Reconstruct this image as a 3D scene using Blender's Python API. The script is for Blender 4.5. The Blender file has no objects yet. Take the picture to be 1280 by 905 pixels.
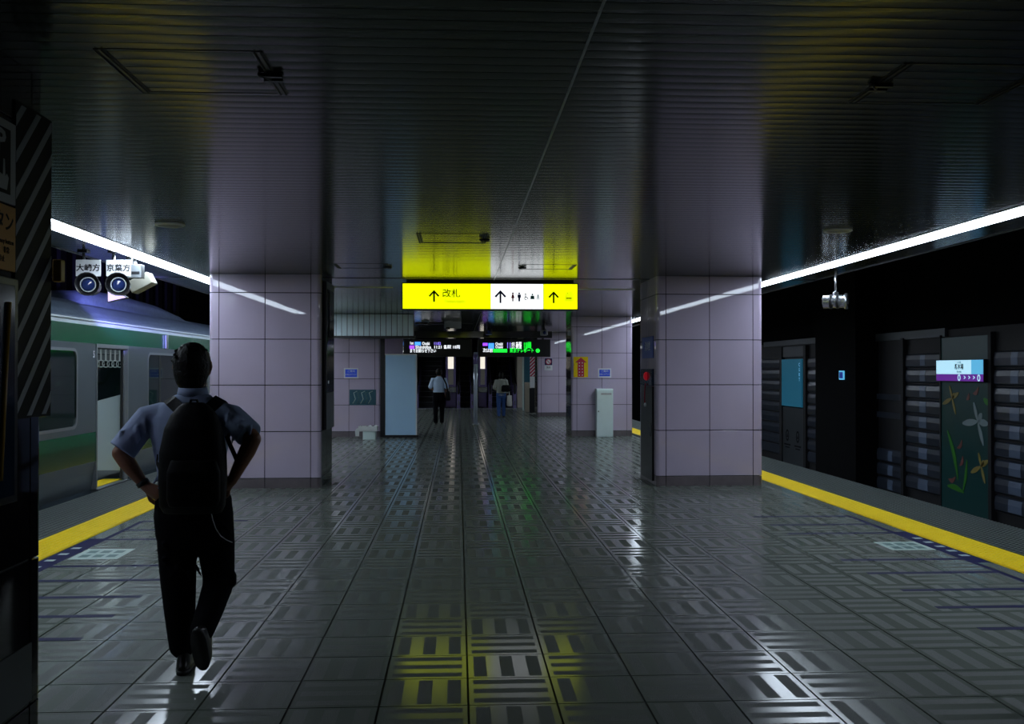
import bpy, bmesh, math, random
from mathutils import Vector, Matrix
random.seed(7)
R = math.radians
PI = math.pi
scene = bpy.context.scene
col = scene.collection

# ------------------------------------------------------------------ camera, light level
F, H, VX, HY = 1270.0, 1.55, 573.0, 463.0       # focal length (px), eye height, vanishing point
YAW = math.atan((640 - VX) / F)
PITCH = math.atan((HY - 452.5) / F)
cd = bpy.data.cameras.new('camera')
cd.sensor_width = 36.0
cd.sensor_fit = 'HORIZONTAL'
cd.lens = F / 1280 * 36
cd.clip_end = 200
cam = bpy.data.objects.new('camera', cd)
cam.location = (0, 0, H)
cam.rotation_euler = (PI / 2 + PITCH, 0, -YAW)
col.objects.link(cam)
scene.camera = cam

w = bpy.data.worlds.new('world')
scene.world = w
w.use_nodes = True
w.node_tree.nodes['Background'].inputs[0].default_value = (.10, .14, .16, 1)
w.node_tree.nodes['Background'].inputs[1].default_value = 0.006
scene.view_settings.view_transform = 'Standard'
scene.view_settings.look = 'None'
scene.view_settings.gamma = 1
scene.view_settings.use_curve_mapping = False
scene.view_settings.exposure = 0.0
STRIP_POWER = 15.0

# ------------------------------------------------------------------ photo pixel -> place
CY, SY = math.cos(YAW), math.sin(YAW)
def yd(d, X):                      # depth along the view -> Y along the platform
    return (d - X * SY) / CY
def ground(px, py, z=0.0):         # a pixel on the horizontal plane z
    d = F * (H - z) / (py - HY)
    X = (px - VX) * d * CY / F
    return Vector((X, yd(d, X), z))
def depth(X, Y):
    return X * SY + Y * CY
def on_x(px, X):                   # a pixel on the plane X = const -> Y
    d = X * F / ((px - VX) * CY)
    return yd(d, X)
def on_y(px, Y):                   # a pixel on the plane Y = const -> X
    k = (px - VX) * CY / F
    return k * Y * CY / (1 - k * SY)
def zat(py, X, Y):
    return H + (HY - py) * depth(X, Y) / F

# ------------------------------------------------------------------ materials
MATS = {}
def mat(name, c, rough=.5, metal=0., spec=.5, emit=None, es=0., var=.08, scale=8., bump=0., bscale=60., ior=1.5, alpha=1., trans=0., coat=0.):
    m = bpy.data.materials.new(name)
    m.use_nodes = True
    nt = m.node_tree
    b = nt.nodes['Principled BSDF']
    b.inputs['Base Color'].default_value = (*c, 1)
    b.inputs['Roughness'].default_value = rough
    b.inputs['Metallic'].default_value = metal
    b.inputs['Specular IOR Level'].default_value = spec
    b.inputs['IOR'].default_value = ior
    b.inputs['Alpha'].default_value = alpha
    b.inputs['Transmission Weight'].default_value = trans
    b.inputs['Coat Weight'].default_value = coat
    tc = nt.nodes.new('ShaderNodeTexCoord')
    if emit:
        b.inputs['Emission Color'].default_value = (*emit, 1)
        b.inputs['Emission Strength'].default_value = es
    elif var > 0:
        n = nt.nodes.new('ShaderNodeTexNoise')
        n.inputs['Scale'].default_value = scale
        n.inputs['Detail'].default_value = 4
        r = nt.nodes.new('ShaderNodeMapRange')
        r.inputs['To Min'].default_value = 1 - var
        r.inputs['To Max'].default_value = 1 + var
        mx = nt.nodes.new('ShaderNodeVectorMath')
        mx.operation = 'SCALE'
        mx.inputs[0].default_value = c
        nt.links.new(tc.outputs['Object'], n.inputs['Vector'])
        nt.links.new(n.outputs['Fac'], r.inputs['Value'])
        nt.links.new(r.outputs['Result'], mx.inputs['Scale'])
        nt.links.new(mx.outputs['Vector'], b.inputs['Base Color'])
    if bump > 0:
        n2 = nt.nodes.new('ShaderNodeTexNoise')
        n2.inputs['Scale'].default_value = bscale
        n2.inputs['Detail'].default_value = 3
        bp = nt.nodes.new('ShaderNodeBump')
        bp.inputs['Strength'].default_value = bump
        bp.inputs['Distance'].default_value = .01
        nt.links.new(tc.outputs['Object'], n2.inputs['Vector'])
        nt.links.new(n2.outputs['Fac'], bp.inputs['Height'])
        nt.links.new(bp.outputs['Normal'], b.inputs['Normal'])
    MATS[name] = m
    return m

mat('joint_black', (.008, .008, .009), .7)
mat('tile_smooth', (.165, .188, .162), .145, spec=.31, var=.30, scale=230)
mat('tile_rough', (.088, .100, .088), .50, spec=.30, var=.40, scale=210, bump=.35, bscale=260)
mat('tactile_yellow', (.88, .62, .004), .5, spec=.2, var=.12, scale=30)
mat('edge_dark', (.018, .022, .022), .5, var=.3, scale=40)
mat('edge_ridge', (.15, .185, .175), .45, var=.3, scale=60)
mat('concrete', (.07, .07, .07), .9, var=.3)
mat('tunnel_black', (.003, .003, .0035), .9, spec=.1, var=.3)
mat('slat_metal', (.050, .060, .050), .15, spec=.22, var=.03)
mat('ceiling_seam', (.30, .32, .33), .3, metal=.8)
mat('pillar_tile', (.53, .455, .59), .022, spec=.5, var=.07, scale=2.2, bump=.012, bscale=3.0)
mat('pillar_base', (.15, .125, .135), .3, var=.2)
mat('black_cladding', (.012, .011, .013), .09, spec=.6, var=.3)
mat('dark_metal', (.03, .032, .035), .35, metal=.6)
mat('black_metal', (.012, .012, .014), .35, spec=.5)
mat('steel', (.42, .44, .46), .25, metal=.9, var=.06)
mat('post_metal', (.62, .68, .80), .22, metal=.35, var=.05)
mat('steel_brushed', (.33, .36, .38), .42, metal=.85, var=.06)
mat('white_enamel', (.74, .88, .86), .4, var=.04)
mat('board_blue', (.48, .74, 1.0), .45, var=.05, scale=3)
mat('white_paint', (.75, .77, .78), .5, var=.05)
mat('grey_paint', (.28, .30, .32), .5, var=.06)
mat('fascia_metal', (.66, .80, .84), .38, var=.05)
mat('strip_lamp', (1, 1, 1), .5, emit=(.74, .86, 1.0), es=STRIP_POWER)
mat('lamp_housing', (.2, .22, .23), .4)
mat('lit_yellow', (1, 1, 0), .4, emit=(.86, 1.0, .0), es=1.15)
mat('lit_white', (1, 1, 1), .4, emit=(.93, .97, 1.0), es=1.25)
mat('print_black', (.006, .006, .008), .6, spec=.12)
mat('print_navy', (.006, .012, .09), .5)
mat('print_olive', (.30, .32, .02), .5)
mat('print_red', (.5, .012, .05), .5)
mat('print_blue', (.03, .06, .35), .5)
mat('print_teal', (.01, .30, .25), .5)
mat('print_grey', (.42, .44, .46), .5)
mat('stripe_white_dimmed', (.30, .33, .36), .5)  # white stripes, with the dimness at the near pillar put into the colour
mat('print_white', (.72, .74, .78), .5)
mat('print_orange', (.65, .28, .01), .5)
mat('navy_marking', (.004, .005, .055), .6, spec=.12)
mat('marker_pale', (.50, .62, .58), .35)
mat('marker_teal', (.07, .17, .16), .35)
mat('train_silver', (.115, .145, .165), .33, metal=.5, var=.05, scale=3)
mat('train_roof', (.15, .20, .27), .5, metal=.2, var=.35, scale=14)
mat('train_green', (.002, .085, .034), .25, spec=.3, var=.05)
mat('train_dark_green', (.002, .038, .008), .25, spec=.3, var=.05)
mat('train_white', (.55, .66, .70), .35, var=.04)
mat('train_glass', (.006, .018, .016), .04, spec=.15, alpha=.92, var=0)
mat('rubber', (.01, .01, .011), .6)
mat('train_floor', (.04, .06, .075), .4)
mat('seat_fabric', (.03, .09, .10), .8, bump=.3, bscale=120)
mat('interior_lamp', (1, 1, 1), .5, emit=(.75, .92, 1.0), es=3.5)
mat('added_violet_lamp', (.6, .5, 1), .5, emit=(.66, .52, 1.0), es=1.3)  # glow of the added wedge lamp above the train
mat('skin', (.30, .135, .075), .5, var=.12, scale=20, bump=.08, bscale=150)
mat('hair', (.005, .0045, .0045), .45, spec=.2, bump=.6, bscale=90)
mat('shirt_blue', (.33, .42, .63), .75, var=.05, scale=25, bump=.35, bscale=11)
mat('shirt_pale', (.58, .74, .95), .75, var=.05, bump=.3, bscale=12)
mat('trouser_black', (.004, .004, .006), .9, spec=.08, bump=.4, bscale=12)
mat('nylon_black', (.0035, .0035, .0045), .6, spec=.15, bump=.2, bscale=60)
mat('shoe_black', (.010, .009, .009), .3)
mat('jacket_cream', (.42, .44, .38), .85, bump=.3, bscale=14)
mat('jeans', (.03, .085, .26), .85, bump=.3, bscale=30)
mat('cable_white', (.6, .62, .65), .5)
mat('tote_pale', (.5, .5, .46), .8)
mat('led_housing', (.006, .006, .008), .35)
mat('led_white', (1, 1, 1), .5, emit=(.9, .95, 1), es=1.3)
mat('led_green', (0, 1, .1), .5, emit=(.01, .85, .04), es=1.6)
mat('led_blue', (.1, .4, 1), .5, emit=(.06, .30, 1.0), es=1.5)
mat('led_purple', (.4, .1, 1), .5, emit=(.30, .06, .95), es=1.7)
mat('led_violet', (.5, .4, 1), .5, emit=(.22, .16, .8), es=1.5)
mat('gloss_beam', (.03, .03, .03), .08, spec=.9)
mat('escalator_dark', (.010, .010, .012), .45, metal=.3)
mat('escalator_edge', (.16, .16, .18), .4, metal=.3)
mat('balustrade', (.30, .24, .50), .25, metal=.4)
mat('esc_lamp', (1, .95, .85), .5, emit=(1.0, .93, .80), es=.9)
mat('cream_wall', (.50, .45, .36), .5)
mat('teal_panel', (.02, .10, .14), .3)
mat('alarm_red', (.5, .01, .02), .3, emit=(1, .02, .05), es=.12)
mat('lit_blue_sign', (.02, .06, .5), .4, emit=(.02, .07, .55), es=.2)
mat('sign_cyan', (.2, .6, .9), .4, emit=(.10, .48, .80), es=.75)
mat('sign_pale', (.6, .85, 1), .4, emit=(.45, .80, .98), es=.85)
mat('sign_purple', (.2, .02, .4), .4, emit=(.12, .012, .30), es=.6)
mat('poster_teal', (.03, .22, .36), .25, emit=(.02, .17, .28), es=.22)
mat('art_green', (.008, .058, .056), .35)
mat('leaf_green', (.04, .22, .02), .4)
mat('petal_white', (.24, .32, .34), .4)
mat('petal_ochre', (.30, .24, .06), .4)
mat('petal_red', (.20, .065, .055), .4)
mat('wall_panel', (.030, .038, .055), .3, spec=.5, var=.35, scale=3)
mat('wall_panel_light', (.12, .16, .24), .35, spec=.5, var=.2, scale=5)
mat('wall_frame', (.005, .005, .007), .6)
mat('wall_steel', (.055, .065, .072), .4, metal=.3, var=.1)
mat('paper_white', (.70, .72, .72), .7)
mat('cabinet_blue', (.012, .03, .06), .12, spec=.6)
mat('beige_box', (.45, .44, .36), .5)
mat('lens_blue', (.02, .04, .16), .05, spec=.8)
mat('amber', (.45, .25, .01), .4)

# ------------------------------------------------------------------ mesh helpers
class MB:
    def __init__(s):
        s.v, s.f, s.m, s.sm = [], [], [], []
        s.names = []
        s.T = Matrix.Identity(4)
    def mi(s, name):
        if name not in s.names:
            s.names.append(name)
        return s.names.index(name)
    def add(s, vs, fs, m, smooth=False):
        o = len(s.v)
        s.v += [tuple(s.T @ Vector(p)) for p in vs]
        k = s.mi(m)
        for f in fs:
            s.f.append(tuple(i + o for i in f)); s.m.append(k); s.sm.append(smooth)
        return s
    def box(s, a, b, m, bev=0.):
        x0, y0, z0 = a; x1, y1, z1 = b
        if bev <= 0:
            vs = [(x0, y0, z0), (x1, y0, z0), (x1, y1, z0), (x0, y1, z0), (x0, y0, z1), (x1, y0, z1), (x1, y1, z1), (x0, y1, z1)]
            return s.add(vs, [(0, 3, 2, 1), (4, 5, 6, 7), (0, 1, 5, 4), (1, 2, 6, 5), (2, 3, 7, 6), (3, 0, 4, 7)], m)
        bm = bmesh.new()
        bmesh.ops.create_cube(bm, size=1)
        for v in bm.verts:
            v.co = Vector(((x0 + x1) / 2 + v.co.x * (x1 - x0), (y0 + y1) / 2 + v.co.y * (y1 - y0), (z0 + z1) / 2 + v.co.z * (z1 - z0)))
        bmesh.ops.bevel(bm, geom=list(bm.edges), offset=bev, segments=2, affect='EDGES', profile=.5)
        bm.verts.index_update()
        s.add([v.co[:] for v in bm.verts], [[v.index for v in f.verts] for f in bm.faces], m)
        bm.free()
        return s
    def tube(s, pts, rad, m, n=10, smooth=True, cap=True, ell=None):
        pts = [Vector(p) for p in pts]
        if not isinstance(rad, (list, tuple)):
            rad = [rad] * len(pts)
        vs, fs = [], []
        up = None
        for i, p in enumerate(pts):
            a = pts[max(i - 1, 0)]; b = pts[min(i + 1, len(pts) - 1)]
            t = (b - a).normalized()
            if up is None:
                up = Vector((0, 0, 1)) if abs(t.z) < .9 else Vector((0, 1, 0))
            u = t.cross(up)
            if u.length < 1e-6:
                u = t.orthogonal()
            u.normalize()
            v = u.cross(t).normalized()
            up = v
            ex, ey = ell if ell else (1, 1)
            for k in range(n):
                an = 2 * PI * k / n
                vs.append(tuple(p + u * (math.cos(an) * rad[i] * ex) + v * (math.sin(an) * rad[i] * ey)))
        L = len(pts)
        for i in range(L - 1):
            for k in range(n):
                k2 = (k + 1) % n
                fs.append((i * n + k, i * n + k2, (i + 1) * n + k2, (i + 1) * n + k))
        if cap:
            fs.append(tuple(range(n - 1, -1, -1)))
            fs.append(tuple((L - 1) * n + k for k in range(n)))
        return s.add(vs, fs, m, smooth)
    def capsule(s, pts, rad, m='x', n=12):
        pts = [Vector(p) for p in pts]
        P, Q = [], []
        d = (pts[0] - pts[1]).normalized()
        for a in (80, 55, 25):
            P.append(pts[0] + d * rad[0] * math.sin(R(a))); Q.append(rad[0] * math.cos(R(a)))
        P += pts; Q += list(rad)
        d = (pts[-1] - pts[-2]).normalized()
        for a in (25, 55, 80):
            P.append(pts[-1] + d * rad[-1] * math.sin(R(a))); Q.append(rad[-1] * math.cos(R(a)))
        return s.tube(P, Q, m, n)
    def loft(s, secs, m='x', n=20, power=2.0):          # horizontal rings (cx, cy, cz, rx, ry)
        vs, fs = [], []
        for (cx, cy, cz, rx, ry) in secs:
            for k in range(n):
                a = 2 * PI * k / n
                c, d = math.cos(a), math.sin(a)
                q = 2.0 / power
                vs.append((cx + rx * math.copysign(abs(c) ** q, c), cy + ry * math.copysign(abs(d) ** q, d), cz))
        L = len(secs)
        for i in range(L - 1):
            for k in range(n):
                k2 = (k + 1) % n
                fs.append((i * n + k, i * n + k2, (i + 1) * n + k2, (i + 1) * n + k))
        fs.append(tuple(range(n - 1, -1, -1)))
        fs.append(tuple((L - 1) * n + k for k in range(n)))
        return s.add(vs, fs, m, True)
    def ball(s, c, r, m='x', nu=16, nv=10):
        cx, cy, cz = c; rx, ry, rz = r
        secs = []
        for i in range(1, nv):
            a = -PI / 2 + PI * i / nv
            secs.append((cx, cy, cz + rz * math.sin(a), rx * math.cos(a), ry * math.cos(a)))
        return s.loft(secs, m, nu)
    def prism(s, poly, d, m, plane='xz', smooth=False):  # 2-D outline pushed through depth range d
        a, b = d
        n = len(poly)
        def P(q, t):
            return {'xz': (q[0], t, q[1]), 'yz': (t, q[0], q[1]), 'xy': (q[0], q[1], t)}[plane]
        vs = [P(q, a) for q in poly] + [P(q, b) for q in poly]
        fs = [tuple(range(n)), tuple(range(2 * n - 1, n - 1, -1))]
        fs += [(i, i + n, (i + 1) % n + n, (i + 1) % n) for i in range(n)]
        return s.add(vs, fs, m, smooth)
    def mesh(s, name):
        me = bpy.data.meshes.new(name)
        me.from_pydata(s.v, [], s.f)
        for nm in s.names:
            me.materials.append(MATS.get(nm))
        me.polygons.foreach_set('material_index', s.m)
        me.polygons.foreach_set('use_smooth', s.sm)
        me.update()
        bm = bmesh.new(); bm.from_mesh(me)
        bmesh.ops.recalc_face_normals(bm, faces=bm.faces)
        bm.to_mesh(me); bm.free()
        return me
    def build(s, name, parent=None, loc=None):
        return link(name, s.mesh(name), parent, loc)

def link(name, data, parent=None, loc=None, rot=None):
    o = bpy.data.objects.new(name, data)
    col.objects.link(o)
    if parent is not None:
        o.parent = parent
    if loc is not None:
        o.location = loc
    if rot is not None:
        o.rotation_euler = rot
    return o
def tag(o, label=None, cat=None, group=None, kind=None):
    if label: o['label'] = label
    if cat: o['category'] = cat
    if group: o['group'] = group
    if kind: o['kind'] = kind
    return o
def thing(name, label, cat, loc=(0, 0, 0), rz=0, group=None):
    o = link(name, None, None, loc, (0, 0, rz))
    o.empty_display_size = .1
    return tag(o, label, cat, group)
def struct(name, mb, parent=None):
    o = mb.build(name, parent)
    o['kind'] = 'structure'
    return o
def copy_tree(o, parent=None):
    c = o.copy(); col.objects.link(c)
    c.parent = parent
    for ch in list(o.children):
        copy_tree(ch, c)
    return c
FACE = {'-y': (PI / 2, 0, 0), '+x': (PI / 2, 0, PI / 2), '-x': (PI / 2, 0, -PI / 2), 'up': (0, 0, 0), 'upr': (0, 0, -PI / 2), '+y': (PI / 2, 0, PI)}
def text(name, body, size, m, loc, face='-y', parent=None, align='CENTER', ext=.001, sx=1., bold=0.):
    cu = bpy.data.curves.new(name, 'FONT')
    cu.body = body
    cu.size = size
    cu.align_x = align
    cu.align_y = 'CENTER'
    cu.extrude = ext
    cu.offset = bold
    cu.resolution_u = 2
    t = bpy.data.objects.new(name, cu)
    col.objects.link(t)
    dg = bpy.context.evaluated_depsgraph_get()
    me = bpy.data.meshes.new_from_object(t.evaluated_get(dg))
    bpy.data.objects.remove(t)
    bpy.data.curves.remove(cu)
    if sx != 1.:
        me.transform(Matrix.Scale(sx, 4, (1, 0, 0)))
    me.materials.clear()
    me.materials.append(MATS[m])
    return link(name, me, parent, loc, FACE[face])
def remesh(mb, name, m, voxel=.006, it=4, fac=.5):
    me = mb.mesh('tmp')
    o = bpy.data.objects.new('tmp', me)
    col.objects.link(o)
    md = o.modifiers.new('r', 'REMESH'); md.mode = 'VOXEL'; md.voxel_size = voxel; md.use_smooth_shade = True
    s = o.modifiers.new('s', 'SMOOTH'); s.factor = fac; s.iterations = it
    dg = bpy.context.evaluated_depsgraph_get()
    out = bpy.data.meshes.new_from_object(o.evaluated_get(dg))
    bpy.data.objects.remove(o)
    out.name = name
    out.materials.clear()
    out.materials.append(MATS[m])
    for p in out.polygons:
        p.use_smooth = True
        p.material_index = 0
    return out
def rrect(x0, z0, x1, z1, r, n=5):
    pts = []
    for cx, cz, a0 in ((x1 - r, z1 - r, 0), (x0 + r, z1 - r, 90), (x0 + r, z0 + r, 180), (x1 - r, z0 + r, 270)):
        for i in range(n + 1):
            a = R(a0 + 90 * i / n)
            pts.append((cx + r * math.cos(a), cz + r * math.sin(a)))
    return pts
def ring(mb, outer, inner, d, m, plane='yz'):
    n = len(outer); a, b = d
    def P(q, t):
        return {'xz': (q[0], t, q[1]), 'yz': (t, q[0], q[1]), 'xy': (q[0], q[1], t)}[plane]
    vs = [P(q, a) for q in outer] + [P(q, a) for q in inner] + [P(q, b) for q in outer] + [P(q, b) for q in inner]
    fs = []
    for i in range(n):
        j = (i + 1) % n
        fs += [(i, j, n + j, n + i), (2 * n + i, 3 * n + i, 3 * n + j, 2 * n + j), (i, 2 * n + i, 2 * n + j, j), (n + i, n + j, 3 * n + j, 3 * n + i)]
    mb.add(vs, fs, m)

# ------------------------------------------------------------------ platform floor
T = .4135
CZ = 2.82                       # ceiling height
XL, XR = -4.62, 5.50            # platform edges
YELL = (-3.81, -3.405); YELR = (4.305, 4.705)
Y0, Y1 = .9, 43.0
mb = MB()
mb.box((XL, Y0, -.30), (XR, Y1, -.012), 'joint_black')
mb.box((XL, Y0, -1.15), (XL + .35, Y1, -.30), 'concrete')
mb.box((XR - .35, Y0, -1.15), (XR, Y1, -.30), 'concrete')
floor = struct('floor', mb)

def tile_mesh(vertical):
    m = MB()
    gx, gy = .0050, .0042
    g = (gx, T - gx, gy, T - gy)
    cu = [0, .07, .235, .415, .585, .765, .93, 1]
    cw = [0, .055, .945, 1]
    us, vs_ = (cu, cw) if vertical else (cw, cu)
    xs = [g[0] + (g[1] - g[0]) * u for u in us]
    ys = [g[2] + (g[3] - g[2]) * u for u in vs_]
    for i in range(len(xs) - 1):
        for j in range(len(ys) - 1):
            a, b = (i, j) if vertical else (j, i)
            rough = (a in (1, 3, 5)) and b == 1
            m.add([(xs[i], ys[j], 0), (xs[i + 1], ys[j], 0), (xs[i + 1], ys[j + 1], 0), (xs[i], ys[j + 1], 0)], [(0, 1, 2, 3)], 'tile_rough' if rough else 'tile_smooth')
    x0, x1, y0, y1 = g
    t = -.011
    m.add([(x0, y0, 0), (x1, y0, 0), (x1, y1, 0), (x0, y1, 0), (x0, y0, t), (x1, y0, t), (x1, y1, t), (x0, y1, t)],
          [(0, 4, 5, 1), (1, 5, 6, 2), (2, 6, 7, 3), (3, 7, 4, 0), (4, 7, 6, 5)], 'tile_smooth')
    return m
tm = {0: tile_mesh(False), 1: tile_mesh(True)}
tmesh = {k: v.mesh('tile') for k, v in tm.items()}
cells = []
for n in range(-9, 92):
    for k in range(-8, 10):
        x = .047 + T * k; y = 4.72 + T * n
        d = depth(x + T / 2, y + T)
        px = VX + (x + T / 2) * F / (d * CY)
        vis = y > 4.0 and -40 < px < 1330
        if 66 > px and vis: vis = False
        cells.append((0 if vis else 1, d, x, y, (k + n) % 2))
cells.sort()
far = MB()
for i, (v, d, x, y, p) in enumerate(cells):
    if i < 300 and v == 0:
        link('floor_tile', tmesh[p], floor, (x, y, 0))
    else:
        s = tm[p]
        o = len(far.v)
        far.v += [(a + x, b + y, c) for a, b, c in s.v]
        for nm in s.names: far.mi(nm)
        far.f += [tuple(q + o for q in f) for f in s.f]
        far.m += [far.mi(s.names[q]) for q in s.m]
        far.sm += s.sm
o = far.build('floor_tiles_beyond', floor); o['kind'] = 'stuff'
# narrow make-up strips between the tiles and the tactile blocks
mb = MB()
mb.box((YELL[1] + .004, Y0, -.012), (.047 - 8 * T - .004, Y1, 0), 'tile_smooth'); mb.build('margin_strip', floor)
mb = MB()
mb.box((.047 + 10 * T + .004, Y0, -.012), (YELR[0] - .004, Y1, 0), 'tile_smooth'); mb.build('margin_strip', floor)

# tactile blocks: domed yellow slabs, with the guide bar on the inner side
def tactile_mesh(inner_sign):
    m = MB()
    S = .4
    m.box((.001, .0015, -.012), (S - .001, S - .0015, .002), 'tactile_yellow')
    for i in range(6):
        for j in range(7):
            u = .075 + i * .052
            x = u if inner_sign < 0 else S - u
            y = S / 14 + j * S / 7
            vs = [(x + .017 * math.cos(a), y + .017 * math.sin(a), .002) for a in [k * PI / 3 for k in range(6)]]
            vs += [(x + .010 * math.cos(a), y + .010 * math.sin(a), .007) for a in [k * PI / 3 for k in range(6)]]
            m.add(vs, [(k, (k + 1) % 6, 6 + (k + 1) % 6, 6 + k) for k in range(6)] + [(6, 7, 8, 9, 10, 11)], 'tactile_yellow')
    x = .030 if inner_sign < 0 else S - .030
    m.box((x - .012, .002, .002), (x + .012, S - .002, .007), 'tactile_yellow')
    return m.mesh('tactile_block')
for sgn, X in ((1, YELL[0]), (-1, YELR[0])):
    me = tactile_mesh(sgn)
    n = 0
    y = 2.9
    while y < 42.4:
        link('tactile_block', me, floor, (X, y, 0)); y += .401
# ribbed anti-slip edge slabs
for (a, b) in ((XL, YELL[0] - .004), (YELR[1] + .004, XR)):
    mb = MB()
    mb.box((a, Y0, -.05), (b, Y1, -.004), 'edge_dark')
    n = 13
    for i in range(n):
        x = a + (b - a) * (i + .5) / n
        mb.box((x - .013, Y0, -.004), (x + .013, Y1, .003), 'edge_ridge')
    mb.build('ribbed_edge', floor)
    gr = MB()
    y = 2.6
    while y < 42:
        gr.box((a, y, .0031), (b, y + .020, .0036), 'edge_dark'); y += .066 if y < 18 else .132
    o = gr.build('edge_groove', floor); o['kind'] = 'stuff'

# queue markings printed on the floor, each pair beside one train door
def marking(side, xin, xout, ys, yband, stk, label):
    t = thing('queue_marking', label, 'floor marking', ((xin + xout) / 2, ys[0], .001))
    base = Matrix.Translation((-(xin + xout) / 2, -ys[0], -.001))
    z = .0012
    for y in ys:
        m = MB(); m.T = base
        m.box((min(xin, xout), y - .032, z - .001), (max(xin, xout), y + .032, z), 'navy_marking')
        m.build('queue_line', t)
    m = MB(); m.T = base
    m.box((xout - .022, ys[0], z - .001), (xout + .022, ys[-1], z + .0003), 'navy_marking'); m.build('border_line', t)
    m = MB(); m.T = base
    a, b = sorted((xout + .02 * side, xout + .145 * side))
    m.box((a, yband[0], z - .001), (b, yband[1], z), 'navy_marking')
    bd = m.build('door_band', t)
    for i in range(5):
        y = yband[0] + (yband[1] - yband[0]) * (.18 + .14 * i)
        m = MB(); m.T = base
        m.box((a + .025, y, z), (b - .025, y + .07, z + .0004), 'marker_pale'); m.build('door_mark', bd)
    x0, x1, y0, y1 = stk
    m = MB(); m.T = base
    m.box((x0, y0, z - .001), (x1, y1, z + .0002), 'marker_pale'); st = m.build('position_sticker', t)
    for i in range(3):
        for j in range(2):
            m = MB(); m.T = base
            cx = x0 + (x1 - x0) * (.22 + .28 * i); cy = y0 + (y1 - y0) * (.3 + .4 * j)
            m.box((cx - .038, cy - .06, z), (cx + .038, cy + .06, z + .0007), 'marker_teal'); m.build('sticker_square', st)
marking(-1, -2.17, -3.24, [6.0, 6.55, 7.1, 7.66, 8.22, 9.5, 10.05, 10.62], (7.5, 9.55), (-3.20, -2.80, 8.52, 9.0),
        'navy ladder lines and pale sticker on floor in front of the open train door')
marking(1, 3.12, 4.15, [5.95, 6.50, 7.02, 7.62, 8.16, 9.5, 10.04, 10.62], (8.0, 9.55), (3.74, 4.12, 8.58, 9.0),
        'navy ladder lines and pale sticker on floor beside the empty track')

# ------------------------------------------------------------------ track beds, tunnel shell
mb = MB()
mb.box((-9.4, Y0, -1.35), (XL, 46, -1.15), 'concrete'); struct('floor', mb).name = 'floor_track_left'
mb = MB()
mb.box((XR, Y0, -1.35), (9.6, 46, -1.15), 'concrete'); struct('floor', mb).name = 'floor_track_right'
for xs, lab in (((6.35, 7.42), 'steel rail of the empty track'), ((-6.72, -5.65), 'steel rail under the green striped train')):
    for i, x in enumerate(xs):
        m = MB()
        m.box((x - .06, Y0, -1.15), (x + .06, 46, -1.13), 'dark_metal')
        m.box((x - .012, Y0, -1.13), (x + .012, 46, -1.02), 'dark_metal')
        m.box((x - .034, Y0, -1.02), (x + .034, 46, -.985), 'steel')
        tag(m.build('rail'), lab + (', farther from the platform' if (abs(x) > 7 or x < -6.5) else ', nearer the platform'), 'rail', 'running rails')
WX = 9.0
mb = MB(); mb.box((WX + .12, Y0, -1.35), (WX + .5, 46, 4.6), 'tunnel_black'); wall_right = struct('wall_right', mb)
mb = MB(); mb.box((-9.1, Y0, -1.35), (-8.7, 46, 4.6), 'tunnel_black'); wall_left = struct('wall_left', mb)
for i in range(26):
    m = MB(); y = 9 + i * .9
    m.box((-8.7, y, -.6), (-8.62, y + .35, 4.4), 'wall_frame'); m.build('rib', wall_left)
mb = MB(); mb.box((-9.1, Y0, 4.4), (9.5, 60, 4.6), 'tunnel_black'); struct('ceiling', mb).name = 'ceiling_tunnel'
mb = MB(); mb.box((-9.1, 59, -.2), (9.5, 59.3, 12), 'tunnel_black'); struct('wall_back', mb)

# ------------------------------------------------------------------ ceiling of metal slats
CL, CR, SEAM = -4.13, 5.00, .50
CEND = 40.5
mb = MB()
mb.box((CL, .9, CZ + .012), (CR, CEND, CZ + .30), 'joint_black')
mb.box((CL - .015, .9, CZ - .01), (CL, CEND, CZ + .30), 'dark_metal')
mb.box((CR, .9, CZ - .01), (CR + .015, CEND, CZ + .30), 'dark_metal')
ceiling = struct('ceiling', mb)
LX = (-3.52, 4.47); LW = .135    # lamp centre lines and half width
P = .1057
def slat_geo(xa, xb):
    m = MB()
    n = 6; wd = .0985; sag = .0008
    vs = []
    for i in range(n + 1):
        u = -1 + 2 * i / n
        z = -sag * (1 - u * u)
        vs += [(xa, u * wd / 2, z), (xb, u * wd / 2, z)]
    fs = [(2 * i, 2 * i + 1, 2 * i + 3, 2 * i + 2) for i in range(n)]
    m.add(vs, fs, 'slat_metal', True)
    a = -wd / 2; b = wd / 2
    m.add([(xa, a, 0), (xb, a, 0), (xb, a, .012), (xa, a, .012), (xa, b, 0), (xb, b, 0), (xb, b, .012), (xa, b, .012)], [(0, 1, 2, 3), (4, 7, 6, 5)], 'slat_metal')
    return m
runs = [(CL + .003, LX[0] - LW - .01), (LX[0] + LW + .01, SEAM - .006), (SEAM + .006, LX[1] - LW - .01), (LX[1] + LW + .01, CR - .003)]
geos = [slat_geo(*r) for r in runs]
meshes = [g.mesh('slat') for g in geos]
rest = MB(); rest.mi('slat_metal')
i = 0
y = 1.2
while y < CEND - .06:
    for q in range(4):
        if 3.3 < y < 9.3 and q in (1, 2) or (6.5 < y < 9.3):
            link('slat', meshes[q], ceiling, (0, y, CZ))
        else:
            g = geos[q]; o = len(rest.v)
            rest.v += [(a, b + y, c + CZ) for a, b, c in g.v]
            rest.f += [tuple(t + o for t in f) for f in g.f]
            rest.m += [0] * len(g.f); rest.sm += g.sm
    y += P
o = rest.build('slats_beyond', ceiling); o['kind'] = 'stuff'
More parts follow.
